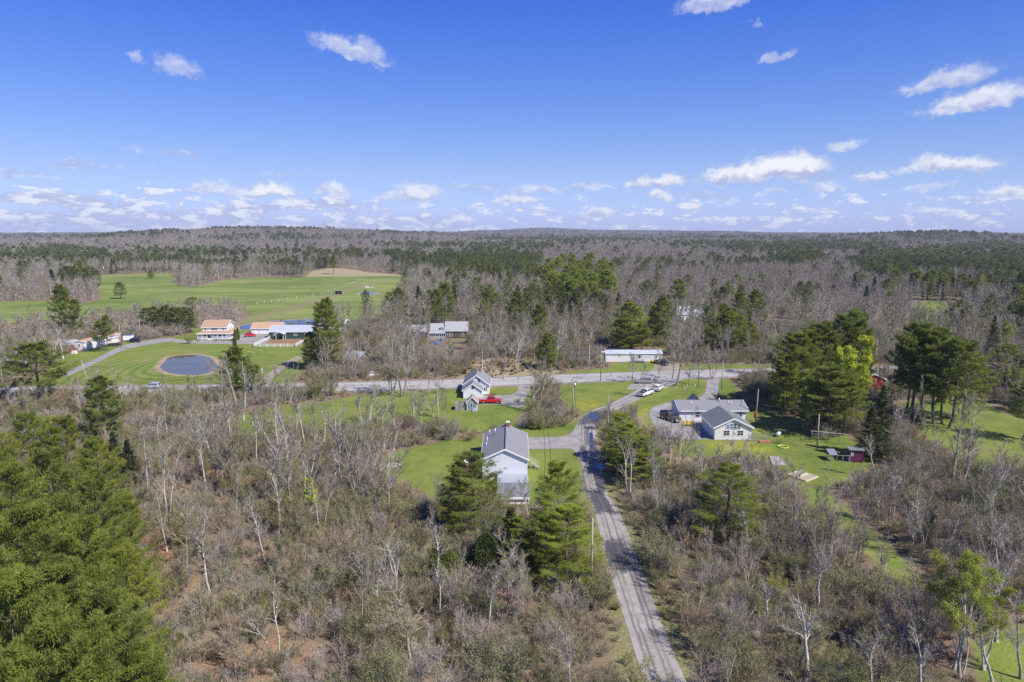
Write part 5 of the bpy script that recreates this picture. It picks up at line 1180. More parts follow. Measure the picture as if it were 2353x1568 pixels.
# -- farmhouse with wrap-around porch
D = house('farmhouse', 'white farmhouse with tan roof and wrap-around porch behind the round pond', 'house', -121.8, 280.6, 4)
_, ro = body(D, 9.7, 8.8, 4.9, 7.3, 'white_siding', 'tan_shingle', ov=.35, og=.35); MB().box(-.4, .3, -.2, .4, 6.8, 7.9).build('chimney', 'brick_red', ro)
pr = MB(); pz0, pz1 = 2.55, 3.3
pr.hexa([(-6.5, -6.9, pz0), (7.0, -6.9, pz0), (4.9, -4.42, pz1), (-4.9, -4.42, pz1)], [(-6.5, -6.9, pz0+.12), (7.0, -6.9, pz0+.12), (4.9, -4.42, pz1+.12), (-4.9, -4.42, pz1+.12)])
pr.hexa([(7.0, -6.9, pz0+.003), (7.0, 3.6, pz0+.003), (4.9, 2.6, pz1+.003), (4.9, -4.42, pz1+.003)], [(7.0, -6.9, pz0+.123), (7.0, 3.6, pz0+.123), (4.9, 2.6, pz1+.123), (4.9, -4.42, pz1+.123)])
po = pr.build('porch_roof', 'tan_shingle', D); MB().box(-6.5, 7.05, -6.98, -6.93, pz0-.2, pz0+.14).box(7.03, 7.08, -6.9, 3.6, pz0-.2, pz0+.14).build('fascia', 'trim_white', po)
MB().box(-6.3, 6.8, -6.7, -4.43, .25, .5).box(4.86, 6.8, -4.42, 3.4, .25, .5).build('porch_floor', 'trim_white', D); MB().box(-6.2, 6.7, -6.6, -4.5, 0, .25).build('porch_skirt', 'grey_siding', D)
for xx in (-6.2, -4.4, -2.4, -.5, 1.6, 3.7, 5.4, 6.7): MB().box(xx-.09, xx+.09, -6.68, -6.5, .5, pz0-.02).build('porch_post', 'trim_white', D)
m_ = MB()
for a_, b_ in ((-6.2, -2.4), (-.5, 6.7)):
    m_.box(a_, b_, -6.64, -6.56, 1.3, 1.38).box(a_, b_, -6.64, -6.56, .6, .66)
    for k in range(int((b_-a_)/.22)): m_.box(a_+k*.22, a_+k*.22+.06, -6.63, -6.57, .66, 1.3)
m_.build('porch_railing', 'trim_white', D); MB().box(-2.2, -.7, -7.3, -6.72, 0, .2).box(-2.2, -.7, -7.0, -6.72, .203, .38).build('step', 'stone_pale', D)
panel('door', D, 'f', 9.7, 8.8, -1.2, .5, 1.0, 2.05, 'door_navy')
for u in (-4, -2.6, .4, 2.0, 3.6): window(D, 'f', 9.7, 8.8, u, .95, .85, 1.35, pane='dark_glass')
for u in (-3.6, -.9, -.1, .7, 3.4): window(D, 'f', 9.7, 8.8, u, 3.75, .7, .8, pane='window_glass')
for u, z in ((-1.6, 3.4), (1.6, 3.4), (0, 5.4)): window(D, 'r', 9.7, 8.8, u, z, .8, 1.0)
E_ = house('garage', 'white two-door garage with orange-tan roof between farmhouse and green barn', 'garage', -106.0, 294.6, 2)
body(E_, 12.3, 8.2, 2.45, 4.5, 'white_wall', 'orange_shingle', ov=.35, og=.3)
for u in (-1.2, 3.2): panel('garage_door', E_, 'f', 12.3, 8.2, u, .05, 3.0, 2.1, 'garage_door')
panel('door', E_, 'f', 12.3, 8.2, -4.2, .05, .95, 2.05, 'trim_white'); window(E_, 'f', 12.3, 8.2, 5.6, 1.0, .6, .9)
F_ = house('green_barn', 'long dark green horse barn with grey metal roof behind the white rail fence', 'barn', -91.0, 281.4, 0)
_, ro = body(F_, 17.2, 9.2, 2.95, 4.95, 'green_siding', 'metal_roof', ov=.3, og=.3)
for u in (-6.2, 2.2, 6.6): window(F_, 'f', 17.2, 9.2, u, 1.35, 1.25, .65, pane='dark_glass')
pb = empty('entry_porch', (-3.4, -6.0, 0), math.radians(90)); pb.parent = F_
body(pb, 2.8, 3.3, .35, 1.15, 'green_siding', 'pale_metal_roof', ov=.2, og=.15, z0=2.1)
for sx in (-1.3, 1.3):
    for sy in (-1.5, 1.5): MB().box(sx-.08, sx+.08, sy-.08, sy+.08, 0, 2.1).build('porch_post', 'trim_white', pb)
panel('door', F_, 'f', 17.2, 9.2, -3.4, .05, 2.2, 2.1, 'dark_metal', .03)
rb = house('rear_barn', 'second green barn with white roof partly hidden behind the horse barn', 'barn', -80.0, 303.5, 0); body(rb, 12, 8, 3.2, 4.6, 'green_siding', 'pale_metal_roof', ov=.3, og=.3)
st_ = house('stable_wing', 'white lean-to with pale roof right of the green barn, half hidden by pines', 'outbuilding', -76.5, 286.0, 0); body(st_, 9, 6, 2.3, 3.5, 'white_wall', 'pale_metal_roof', ov=.3, og=.3); window(st_, 'f', 9, 6, 0, 1.0, 1.0, .7)
# -- mobile home at the left, its neighbours
M_ = house('mobile_home', 'long white mobile home with rusty orange roof beside the curved farm drive', 'mobile home', -159.6, 260.0, 90-3); body(M_, 21.5, 3.9, 3.0, 3.55, 'white_wall', 'orange_shingle', ov=.2, og=.15)
window(M_, 'l', 21.5, 3.9, 0, 1.3, .6, 1.0); [window(M_, 'f', 21.5, 3.9, u, 1.4, .9, .8) for u in (-7, -2, 4, 8)]
o_ = house('old_outbuilding', 'low outbuilding with pale grey roof left of the mobile home', 'outbuilding', -168.2, 253.5, 12); body(o_, 7.5, 6, 2.0, 3.1, 'brown_shakes', 'old_roof'); panel('door', o_, 'f', 7.5, 6, 1.5, .05, .9, 1.7, 'old_boards')
l_ = house('edge_house', 'white house with grey roof at the left edge above the big pines', 'house', -166.5, 224.5, 20); body(l_, 8, 6, 2.6, 4.2, 'white_siding', 'grey_shingle'); window(l_, 'f', 8, 6, 1.5, 1.0, .9, 1.1); window(l_, 'f', 8, 6, -1.5, 1.0, .9, 1.1)
u_ = house('cargo_trailer', 'white box trailer with blue top parked at the far end of the mobile home', 'trailer', -153.8, 270.5, 5); MB().box(-1.6, 1.6, -1.1, 1.1, .5, 2.3).build('box', 'trim_white', u_, .05); MB().box(-1.5, 1.5, -1.0, 1.0, 2.303, 2.36).build('top', 'blue_plastic', u_)
for sx in (-.4, .4): MB().cyl((sx, -1.15, .32), (sx, 1.15, .32), .32, n=12).build('wheel', 'rubber', u_)
# -- old farmhouse across the highway
H_ = house('old_farmhouse', 'weathered dark farmhouse with pale grey roofs stepping up to the right, among bare trees', 'house', -22.9, 281.6, 0)
_, ro = body(H_, 9.4, 7.4, 3.1, 6.4, 'brown_shakes', 'old_roof', 'stone_grey', ov=.25, og=.2); MB().box(-2.4, -1.8, .3, .9, 5.7, 7.3).box(2.6, 3.2, .3, .9, 5.7, 7.3).build('chimney', 'brick_red', ro)
for u in (-3.3, -2.0): window(H_, 'f', 9.4, 7.4, u, .9, .7, 1.5)
window(H_, 'f', 9.4, 7.4, 2.6, .9, .8, 1.3, pane='dark_glass')
for nm, dx, L_, wh, rh, dy in (('middle_wing', -8.2, 6.8, 3.1, 5.6, .4), ('left_wing', -15.4, 7.4, 2.6, 4.9, .8)):
    w_ = empty(nm, (dx, dy, 0)); w_.parent = H_; body(w_, L_, 6.8, wh, rh, 'brown_shakes', 'old_roof', 'stone_grey', ov=.2, og=.05)
sp_ = empty('sun_porch', (-7.9, -4.1, 0)); sp_.parent = H_; m_ = MB().hexa([(-3.3, -1.3, 2.25), (3.4, -1.3, 2.25), (3.4, 1.0, 2.95), (-3.3, 1.0, 2.95)], [(-3.3, -1.3, 2.35), (3.4, -1.3, 2.35), (3.4, 1.0, 3.05), (-3.3, 1.0, 3.05)]).build('porch_roof', 'old_roof', sp_)
MB().box(-3.2, 3.3, -1.15, 1.0, 0, .75).build('lower_wall', 'stone_grey', sp_)
for k in range(8): MB().box(-3.15+k*.85, -2.35+k*.85, -1.12, -1.05, .9, 2.1).build('pane', 'window_glass', sp_); 
m_ = MB(); [m_.box(-3.22+k*.85, -3.12+k*.85, -1.16, -1.04, .75, 2.25) for k in range(9)]; m_.box(-3.22, 3.68, -1.163, -1.037, 2.1, 2.25).box(-3.22, 3.68, -1.163, -1.037, .75, .9); m_.build('window_frame', 'trim_white', sp_)
dm_ = empty('dormer', (-6.2, -2.0, 3.6), math.radians(90)); dm_.parent = H_; body(dm_, 1.8, 1.1, .8, 1.4, 'brown_shakes', 'old_roof', ov=.15, og=.1); window(dm_, 'l', 1.8, 1.1, 0, .1, .5, .65)
for i, (px, py, lb, r_, h_) in enumerate([(1013.6, 784, 'blue barrel nearest the sun porch of the old farmhouse', .42, 1.1), (1004, 793, 'wide blue tub, largest of the blue containers in the yard', .85, .95), (996.5, 788, 'small blue barrel lying left behind the wide blue tub', .35, .9), (991, 800, 'blue barrel farthest forward in the old farmhouse yard', .38, 1.0), (1030, 806, 'faded blue bin right of the pole in the old yard', .45, .5)]):
    g0 = G(px, py); b_ = house('barrel', lb, 'barrel', g0.x, g0.y, 0, 'blue barrels in the yard'); MB().lathe([(r_*.85, 0), (r_, h_*.1), (r_, h_*.9), (r_*.88, h_), (0, h_)], 14).build('drum', 'blue_plastic', b_); MB().lathe([(r_*1.03, h_*.62), (r_*1.03, h_*.68)], 14).build('hoop', 'blue_plastic', b_)
r_ = house('collapsed_shed', 'collapsing grey shed with pale sagging roof among bare trees beyond the highway', 'shed', -51.6, 222.5, -38); body(r_, 7.5, 5.2, 2.3, 4.3, 'old_boards', 'old_roof', None, ov=.5, og=.5, ridge_off=.1); panel('door', r_, 'f', 7.5, 5.2, .8, .05, 1.6, 1.9, 'dark_metal', .03)
r_ = house('flat_shed', 'low shed with pale weathered roof left of the old farmhouse yard', 'shed', -46.9, 257, 3); body(r_, 4.2, 3.6, 1.6, 2.6, 'old_boards', 'old_roof', None); panel('door', r_, 'f', 4.2, 3.6, 0, .05, .9, 1.4, 'brown_shakes')
t_ = house('tarp_pile', 'pale tarp thrown over a low pile beside the highway, right of the collapsed shed', 'covered pile', -43.2, 204.8, 15); MB().hexa([(-2.6, -1.6, 0), (2.8, -1.5, 0), (2.5, 1.7, 0), (-2.4, 1.8, 0)], [(-1.6, -.7, 1.3), (1.7, -.6, 1.0), (1.5, .7, 1.2), (-1.4, .8, 1.5)]).build('tarp', 'tarp_white', t_, .25)
# -- long white trailer beyond the highway
K_ = house('long_trailer', 'long white single-storey trailer home with pale metal roof beyond the highway', 'mobile home', 41.0, 228.6, 1.5); body(K_, 19.0, 4.3, 2.8, 3.6, 'white_wall', 'pale_metal_roof', ov=.2, og=.2)
panel('window', K_, 'f', 19, 4.3, -4.8, 1.5, .65, .8, 'yellow_green', .03); window(K_, 'f', 19, 4.3, 1.9, 1.2, .9, 1.1); window(K_, 'f', 19, 4.3, 7.6, 1.3, .7, .8)
for u in (1.1, 2.9): panel('corner_board', K_, 'f', 19, 4.3, u, .4, .28, 2.3, 'pale_wood', .035)
panel('door', K_, 'f', 19, 4.3, -.6, .4, .9, 2.05, 'stone_grey')
d_ = house('trailer_deck', 'small grey porch deck with railing in front of the long white trailer', 'deck', 42.2, 225.2, 1.5); MB().box(-2.4, 2.2, -.9, .95, .35, .45).build('deck_floor', 'grey_deck', d_); q_ = MB().bar((-2.4, -.85, 1.3), (2.2, -.85, 1.3), .08)
for k in range(14): q_.bar((-2.4+k*.353, -.85, 0), (-2.4+k*.353, -.85, 1.3), .05)
q_.build('railing', 'stone_grey', d_)
y_ = house('garden_tractor', 'yellow garden tractor beside the dark pickup at the white trailer', 'tractor', 47.4, 224.8, 20); MB().box(-.9, -.1, -.3, .3, .4, .95).build('hood', 'chair_yellow', y_, .08); MB().box(0, .8, -.35, .35, .4, .62).build('rear_body', 'chair_yellow', y_, .05); MB().box(.25, .65, -.25, .25, .62, 1.0).build('seat', 'rubber', y_, .05)
for xx, rr in ((-.65, .25), (.5, .42)):
    for sy in (-1, 1): MB().cyl((xx, sy*.35, rr), (xx, sy*.55, rr), rr, n=14).build('wheel', 'rubber', y_)
# -- others
L_ = house('red_barn', 'red barn with white trimmed gable showing between the pines', 'barn', 100.2, 189.5, 90); body(L_, 9, 6.7, 2.9, 4.4, 'red_siding', 'grey_shingle', ov=.3, og=.25); window(L_, 'l', 9, 6.7, .1, 1.9, .9, .9, pane='red_plastic'); window(L_, 'l', 9, 6.7, -2.0, 1.0, .8, .9)
for nm, x_, y_, rz_, lb, rm in (('woods_house', 83.0, 331, 8, 'white house with skylit blue-grey roof hidden in the pines behind the trailer', 'pale_metal_roof'), ('woods_garage', 91.5, 329, -14, 'pale-roofed garage right of the hidden house in the pines', 'pale_metal_roof'), ('far_edge_house', 224.0, 300, -20, 'blue-grey sided house at the right edge among bare trees', 'grey_shingle')):
    q_ = house(nm, lb, 'house', x_, y_, rz_); _, ro = body(q_, 7.6, 7.5, 4.2 if nm != 'woods_garage' else 3.2, 7.4 if nm != 'woods_garage' else 6, 'white_siding' if nm != 'far_edge_house' else 'grey_siding', rm); window(q_, 'f', 7.6, 7.5, -1.5, 1.0, 1.0, 1.2); window(q_, 'f', 7.6, 7.5, 1.5, 1.0, 1.0, 1.2)
    if nm == 'woods_house':
        for u in (-1.6, .6): MB().hexa([(u, -2.6, 5.35), (u+.8, -2.6, 5.35), (u+.8, -1.5, 6.29), (u, -1.5, 6.29)], [(u, -2.6, 5.42), (u+.8, -2.6, 5.42), (u+.8, -1.5, 6.36), (u, -1.5, 6.36)]).build('skylight', 'dark_glass', ro)
c_ = house('chicken_coop', 'purple-red chicken coop with flat roof at the edge of the right lawn', 'coop', 65.4, 125.2, -12)
MB().box(-1.2, 1.2, -1.1, 1.1, .1, 2.35).build('wall', 'purple_siding', c_); MB().hexa([(-1.4, -1.3, 2.353), (1.4, -1.3, 2.353), (1.4, 1.3, 2.353), (-1.4, 1.3, 2.353)], [(-1.4, -1.3, 2.55), (1.4, -1.3, 2.55), (1.4, 1.3, 2.45), (-1.4, 1.3, 2.45)]).build('roof', 'galvanised', c_); window(c_, 'f', 2.4, 2.2, -.8, 1.3, .25, .5)
c_ = house('chicken_run', 'wire chicken run with slanting pale lid attached left of the purple coop', 'chicken run', 62.4, 125.6, -8); q_ = MB(); hw_, hd_ = 1.7, 1.1
for sx in (-hw_, -.55, .55, hw_):
    for sy in (-hd_, hd_): q_.bar((sx, sy, 0), (sx, sy, 1.25), .09)
for sy in (-hd_, hd_): q_.bar((-hw_, sy, 1.25), (hw_, sy, 1.25), .08).bar((-hw_, sy, .06), (hw_, sy, .06), .08)
for sx in (-hw_, hw_): q_.bar((sx, -hd_, 1.25), (sx, hd_, 1.25), .08)
q_.build('frame', 'old_boards', c_); MB().hexa([(-1.9, -1.25, 1.3), (-.4, -1.25, 1.32), (-.4, 1.2, 1.75), (-1.9, 1.2, 1.73)], [(-1.9, -1.25, 1.36), (-.4, -1.25, 1.38), (-.4, 1.2, 1.81), (-1.9, 1.2, 1.79)]).build('lid', 'galvanised', c_)
m_ = MB(); [m_.bar((-1.65+k*.11, sy, .1), (-1.65+k*.11, sy, 1.22), .012) for k in range(31) for sy in (-1.1, 1.1)]; m_.build('wire_mesh', 'dark_metal', c_)
g0 = G(1788, 1003); t_ = house('propane_tank', 'white horizontal propane tank standing on the lawn right of the grey-roofed house', 'gas tank', g0.x, g0.y, -35); a = np.linspace(0, math.pi/2, 5)
q_ = MB(); prof = [(0, -.95)]+[(.42*math.sin(t), -.75-.2*math.cos(t)) for t in a[1:]]+[(.42*math.cos(t), .75+.2*math.sin(t)) for t in a[:-1]]+[(0, .95)]; q_.lathe(prof, 16); o_ = q_.build('tank', 'tank_white', t_); o_.rotation_euler = (math.pi/2, 0, 0); o_.location = (0, 0, .62)
MB().box(-.3, .3, -.55, -.42, 0, .25).box(-.3, .3, .42, .55, 0, .25).build('foot', 'stone_grey', t_); MB().lathe([(.14, 1.0), (.14, 1.14), (0, 1.18)], 10).build('valve_dome', 'tank_white', t_)
c_ = house('clothesline', 'long clothesline beam on two posts with white clips on the right lawn', 'clothesline', *G(1903, 1020)[:2], -14); m_ = MB().bar((-3.2, 0, 0), (-3.2, 0, 2.5), .12); m_.build('post', 'old_boards', c_); MB().bar((2.0, 0, 0), (2.0, 0, 2.5), .12).build('post', 'old_boards', c_); MB().bar((-3.5, 0, 2.5), (3.9, -.3, 2.3), .10).build('beam', 'pale_wood', c_)
MB().bar((-3.2, 0, 1.9), (2.0, 0, 1.9), .03).bar((-1.0, 0, 1.9), (-1.0, 0, 2.3), .12).bar((1.9, 0, 1.5), (1.9, 0, 1.9), .12).build('line', 'trim_white', c_)
def bed(nm, lb, pts, mat, frame, h=.22):
    P_ = [G(*q) for q in pts]; c0 = sum(P_, Vector())/len(P_); e_ = empty(nm, c0, 0, lb, 'garden bed', 'raised beds on the right lawn'); Q_ = [q-c0 for q in P_]
    MB().hexa([(q.x, q.y, 0) for q in Q_], [(q.x, q.y, h*.7) for q in Q_]).build('soil', mat, e_); m_ = MB()
    for i in range(len(Q_)): m_.bar(Q_[i]+Vector((0, 0, h/2)), Q_[(i+1) % len(Q_)]+Vector((0, 0, h/2)), .12, h)
    m_.build('board_frame', frame, e_)
bed('raised_bed', 'dark soil bed with grey boards, farthest left of the three on the lawn', [(1775, 1071), (1807, 1071), (1792, 1052), (1768, 1050)], 'stone_grey', 'old_boards')
bed('raised_bed', 'straw-covered bed with pale boards, upper of the close pair', [(1828, 1100), (1856, 1089), (1838, 1083), (1810, 1092)], 'straw', 'pale_wood')
bed('raised_bed', 'straw-covered bed with pale boards, lower of the close pair', [(1852, 1108), (1880, 1097), (1862, 1091), (1831, 1100)], 'straw', 'pale_wood')
g0 = G(1799, 1028); o_ = MB().lathe([(1.0, 0), (1.05, .12), (1.0, .22), (.85, .22), (.82, .05)], 20).build('garden_ring', 'yellow_green'); o_.location = g0; tag(o_, 'yellow-green ring lying on the lawn near the raised beds', 'garden ring')
p_ = house('garden_pen', 'wire pen with pale rails standing right of the front wing', 'pen', *G(1752, 1015)[:2], 0); q_ = MB()
for yy in (0, 2.3):
    q_.bar((-1.9, yy, 1.2), (1.9, yy, 1.2), .06).bar((-1.9, yy, .05), (1.9, yy, .05), .05)
    for k in range(5): q_.bar((-1.9+k*.95, yy, 0), (-1.9+k*.95, yy, 1.2), .05)
q_.bar((-1.9, 0, 1.2), (-1.9, 2.3, 1.2), .06).bar((1.9, 0, 1.2), (1.9, 2.3, 1.2), .06); q_.build('rail', 'galvanised', p_); m_ = MB(); [m_.bar((-1.85+k*.12, 0, .05), (-1.85+k*.12, 0, 1.2), .01) for k in range(31)]; m_.build('wire_mesh', 'galvanised', p_)
MB().box(-.9, 1.4, -1.1, -.2, .0, .3).build('trough', 'terracotta', p_)
g0 = G(905, 1070); s_ = house('stone_frame', 'white rectangular stone edging lying on the lawn left of the ranch house', 'garden edging', g0.x, g0.y, 4)
m_ = MB(); m_.box(-1.15, 1.15, -.75, -.45, 0, .12).box(-1.15, 1.15, .5, .8, 0, .12).box(-1.15, -.85, -.447, .497, 0, .118).box(.85, 1.15, -.447, .497, 0, .118).build('kerb_stone', 'stone_pale', s_); MB().box(-.3, .3, .6, .95, .123, .4).build('stone', 'stone_grey', s_)
s_ = house('run_in_shed', 'small open-fronted horse shelter out in the green field', 'shelter', -122.5, 482, 5); m_ = MB().box(-2.5, 2.5, 1.2, 1.3, 0, 2.2).box(-2.5, -2.4, -1.2, 1.197, 0, 2.2).box(2.4, 2.5, -1.2, 1.197, 0, 2.2).box(-.05, .05, -1.2, 1.197, 0, 2.2); m_.build('wall', 'old_boards', s_); MB().hexa([(-2.8, -1.6, 2.45), (2.8, -1.6, 2.45), (2.8, 1.5, 2.2), (-2.8, 1.5, 2.2)], [(-2.8, -1.6, 2.55), (2.8, -1.6, 2.55), (2.8, 1.5, 2.3), (-2.8, 1.5, 2.3)]).build('roof', 'metal_roof', s_)
s_ = house('rock_heap', 'pale boulders heaped by the little pond in the green field', 'rocks', *G(850, 662)[:2]); rr = random.Random(3)
for k in range(6):
    x_, y_, r_ = rr.uniform(-4, 4), rr.uniform(-3, 3), rr.uniform(.6, 1.3); MB().hexa([(x_-r_, y_-r_*.8, 0), (x_+r_, y_-r_, 0), (x_+r_*.9, y_+r_, 0), (x_-r_*.8, y_+r_*.9, 0)], [(x_-r_*.5, y_-r_*.5, r_), (x_+r_*.5, y_-r_*.4, r_*1.2), (x_+r_*.4, y_+r_*.5, r_*.9), (x_-r_*.4, y_+r_*.4, r_*1.1)]).build('boulder', 'stone_pale' if k % 2 else 'stone_grey', s_, .15)
# white three-rail paddock fence
P_ = [G(623, 778), G(582, 797.5), G(677, 798), G(713, 778)]; fe = empty('paddock_fence', P_[1], 0, 'white three-rail fence round the bare paddock of the green barn', 'fence'); o0 = P_[1]; q_ = MB()
for a_, b_ in zip(P_[:-1], P_[1:]):
    a_ = a_-o0; b_ = b_-o0; n_ = max(2, int((b_-a_).length/2.4))
    for z_ in (.35, .75, 1.15): q_.bar(a_+Vector((0, 0, z_)), b_+Vector((0, 0, z_)), .06, .15)
    for k in range(n_+1):
        p_ = a_.lerp(b_, k/n_); MB().box(p_.x-.08, p_.x+.08, p_.y-.08, p_.y+.08, 0, 1.32).build('post', 'trim_white', fe)
q_.build('rail', 'trim_white', fe)
fe = empty('field_fence', G(590, 737), 0, 'thin line of pale posts and wire crossing the green field', 'fence'); o0 = G(590, 737); L0 = [G(590, 700), G(640, 692), G(738, 677), G(790, 660), G(835, 642)]; q_ = MB()
for a_, b_ in zip(L0[:-1], L0[1:]):
    n_ = max(3, int((b_-a_).length/9))
    for k in range(n_): p_ = a_.lerp(b_, k/n_)-o0; MB().box(p_.x-.09, p_.x+.09, p_.y-.09, p_.y+.09, 0, 1.35).build('post', 'trim_white', fe)
    q_.bar(a_-o0+Vector((0, 0, 1.2)), b_-o0+Vector((0, 0, 1.2)), .04)
q_.build('wire', 'galvanised', fe)
# -- vehicles: lower body and cabin from side outlines, swept across the width with a tuck at the edges
def paint(name, col, met=.2):
    m, g, b = newmat(name); g.l.new(g.mix(g.noise(objpos(g), 1.2, 3), tuple(x*.92 for x in col), col), b.inputs['Base Color']); rough(b, .28, .5); b.inputs['Metallic'].default_value = met; b.inputs['Coat Weight'].default_value = .5; return name
paint('paint_red', (.62, .012, .02)); paint('car_white', (.78, .79, .80), 0); paint('paint_silver', (.50, .50, .48), .5); paint('paint_navy', (.012, .02, .06)); paint('paint_black', (.015, .016, .02)); paint('paint_bronze', (.10, .085, .05)); paint('paint_ice', (.55, .64, .70), .3)
plain('lamp_red', (.45, .02, .02), .3, .1); plain('lamp_clear', (.75, .75, .72), .15, .1); plain('chrome', (.6, .6, .62), .2, .05, 2, .5, .8)
CARS = {'pickup': dict(L=5.7, W=1.95, body=[(-2.85, .45), (-2.85, 1.12), (-.75, 1.14), (1.1, 1.14), (1.3, 1.12), (2.6, 1.02), (2.85, .85), (2.85, .42)], cab=[(-.75, 1.13), (-.62, 1.84), (.55, 1.86), (1.35, 1.12)], glass=[(-.60, 1.2), (-.52, 1.74), (.50, 1.77), (1.10, 1.2)], wb=(-1.75, 1.85), wr=.40, bed=(-2.72, -.85)),
        'suv': dict(L=4.6, W=1.85, body=[(-2.3, .42), (-2.32, .98), (-1.9, 1.05), (1.0, 1.03), (2.0, .92), (2.28, .72), (2.3, .4)], cab=[(-2.15, 1.04), (-1.85, 1.62), (-1.2, 1.7), (.25, 1.68), (1.15, 1.02)], glass=[(-1.98, 1.1), (-1.72, 1.55), (.2, 1.6), (.92, 1.1)], wb=(-1.35, 1.4), wr=.34),
        'van': dict(L=4.9, W=1.9, body=[(-2.45, .42), (-2.47, 1.05), (-1.9, 1.1), (1.3, 1.08), (2.2, .92), (2.43, .7), (2.45, .4)], cab=[(-2.35, 1.09), (-2.2, 1.78), (-1.2, 1.86), (.5, 1.82), (1.5, 1.07)], glass=[(-2.2, 1.15), (-2.08, 1.66), (.45, 1.7), (1.28, 1.15)], wb=(-1.5, 1.5), wr=.35)}
def sweep(prof, hw, tuck=.06, top=0.):
    """side outline to a closed body whose edges are pulled in"""
    mb = MB(); rows = []; zmax = max(z for _, z in prof); zmin = min(z for _, z in prof)
    for s_, k in ((-1, 1), (-1, 0), (1, 0), (1, 1)):
        row = []
        for x, z in prof:
            f = (z-zmin)/(zmax-zmin+1e-6); w = hw-top*f; kx = x*(1-.012*k) if k else x
            row.append((kx, s_*(w if k else w-tuck), z-(.03 if k and z > zmin+.05 else 0)))
        rows.append(row)
    order = [rows[0], rows[1], rows[2], rows[3]]
    order = [rows[1], rows[0]], [rows[3], rows[2]]
    R_ = [rows[0], rows[1], rows[2], rows[3]]; n = len(prof); base = len(mb.v)
    for r in R_: mb.v += r
    for a in range(3):
        for i in range(n-1): mb.f.append((base+a*n+i, base+a*n+i+1, base+(a+1)*n+i+1, base+(a+1)*n+i)); mb.sm.append(False)
    mb.f.append(tuple(base+i for i in range(n))[::-1]); mb.f.append(tuple(base+3*n+i for i in range(n))); mb.sm += [False, False]
    mb.f.append((base, base+n, base+2*n, base+3*n)); mb.f.append((base+n-1, base+4*n-1, base+3*n-1, base+2*n-1)); mb.sm += [False, False]
    return mb
def car(name, label, cat, px, py, rz, kind, col, xy=None, bedmat=None):
    k = CARS[kind]; g0 = G(px, py) if xy is None else Vector((xy[0], xy[1], 0)); e = empty(name, (g0.x, g0.y, .05), math.radians(rz), label, cat, 'parked and passing vehicles'); hw = k['W']/2
    bo = sweep(k['body'], hw).build('body', col, e, .03); sweep(k['cab'], hw-.06, .05, .17).build('cabin', col, e, .03); zt = max(z for _, z in k['cab'])
    gl = k['glass']; xs = [p[0] for p in gl]; x0, x1, x2, x3 = gl[0][0], gl[1][0], gl[-2][0], gl[-1][0]; zb, zg = gl[0][1], gl[1][1]
    def wy(z): return hw-.06-.17*(z-k['cab'][0][1])/(zt-k['cab'][0][1])
    for s_ in (-1, 1):
        cuts = [0, .34, .66, 1] if kind != 'pickup' else [0, .5, 1]
        for a, b in zip(cuts[:-1], cuts[1:]):
            def pt(t, z, o): 
                xx = (x0+(x3-x0)*t) if z == zb else (x1+(x2-x1)*t); return (xx, s_*(wy(z)+o), z)
            a2, b2 = a+.015, b-.03; q = [pt(a2, zb, -.03), pt(b2, zb, -.03), pt(b2, zg, -.03), pt(a2, zg, -.03)]; q2 = [pt(a2, zb, .012), pt(b2, zb, .012), pt(b2, zg, .012), pt(a2, zg, .012)]
            MB().hexa(q, q2).build('side_window', 'dark_glass', e)
    c = k['cab']; f0, f1 = c[-1], c[-2]; m_ = MB(); w0, w1 = wy(f0[1])-.1, wy(f1[1])-.08
    nx, nz = (f1[1]-f0[1]), -(f1[0]-f0[0]); nl = math.hypot(nx, nz); nx, nz = nx/nl*-1, nz/nl*-1; nx, nz = abs(nx), abs(nz)
    A_ = (f0[0]+(f1[0]-f0[0])*.1, f0[1]+(f1[1]-f0[1])*.1); B2 = (f0[0]+(f1[0]-f0[0])*.88, f0[1]+(f1[1]-f0[1])*.88)
    m_.hexa([(A_[0], -w0, A_[1]), (A_[0], w0, A_[1]), (B2[0], w1, B2[1]), (B2[0], -w1, B2[1])], [(A_[0]+nx*.02, -w0, A_[1]+nz*.02), (A_[0]+nx*.02, w0, A_[1]+nz*.02), (B2[0]+nx*.02, w1, B2[1]+nz*.02), (B2[0]+nx*.02, -w1, B2[1]+nz*.02)]); m_.build('windscreen', 'dark_glass', e)
    r0, r1 = c[0], c[1]; A_ = (r0[0]+(r1[0]-r0[0])*.2, r0[1]+(r1[1]-r0[1])*.2); B2 = (r0[0]+(r1[0]-r0[0])*.85, r0[1]+(r1[1]-r0[1])*.85)
    MB().hexa([(A_[0]-.02, -w0, A_[1]), (A_[0]-.02, w0, A_[1]), (B2[0]-.02, w1, B2[1]), (B2[0]-.02, -w1, B2[1])], [(A_[0]+.01, -w0, A_[1]), (A_[0]+.01, w0, A_[1]), (B2[0]+.01, w1, B2[1]), (B2[0]+.01, -w1, B2[1])]).build('rear_window', 'dark_glass', e)
    for xx in k['wb']:
        for s_ in (-1, 1):
            w_ = MB().cyl((xx, s_*(hw-.22), k['wr']), (xx, s_*(hw+.015), k['wr']), k['wr'], n=18).build('wheel', 'rubber', e); MB().cyl((xx, s_*(hw+.016), k['wr']), (xx, s_*(hw+.03), k['wr']), k['wr']*.62, n=12).build('rim', 'chrome', w_)
    xf = k['body'][-2][0]; xr = k['body'][1][0]
    for s_ in (-1, 1):
        MB().box(xf-.10, xf+.015, s_*hw*.72-.17, s_*hw*.72+.17, .66, .82).build('headlight', 'lamp_clear', e); MB().box(xr-.015, xr+.1, s_*(hw-.16)-.09, s_*(hw-.16)+.09, .72, 1.0).build('tail_light', 'lamp_red', e)
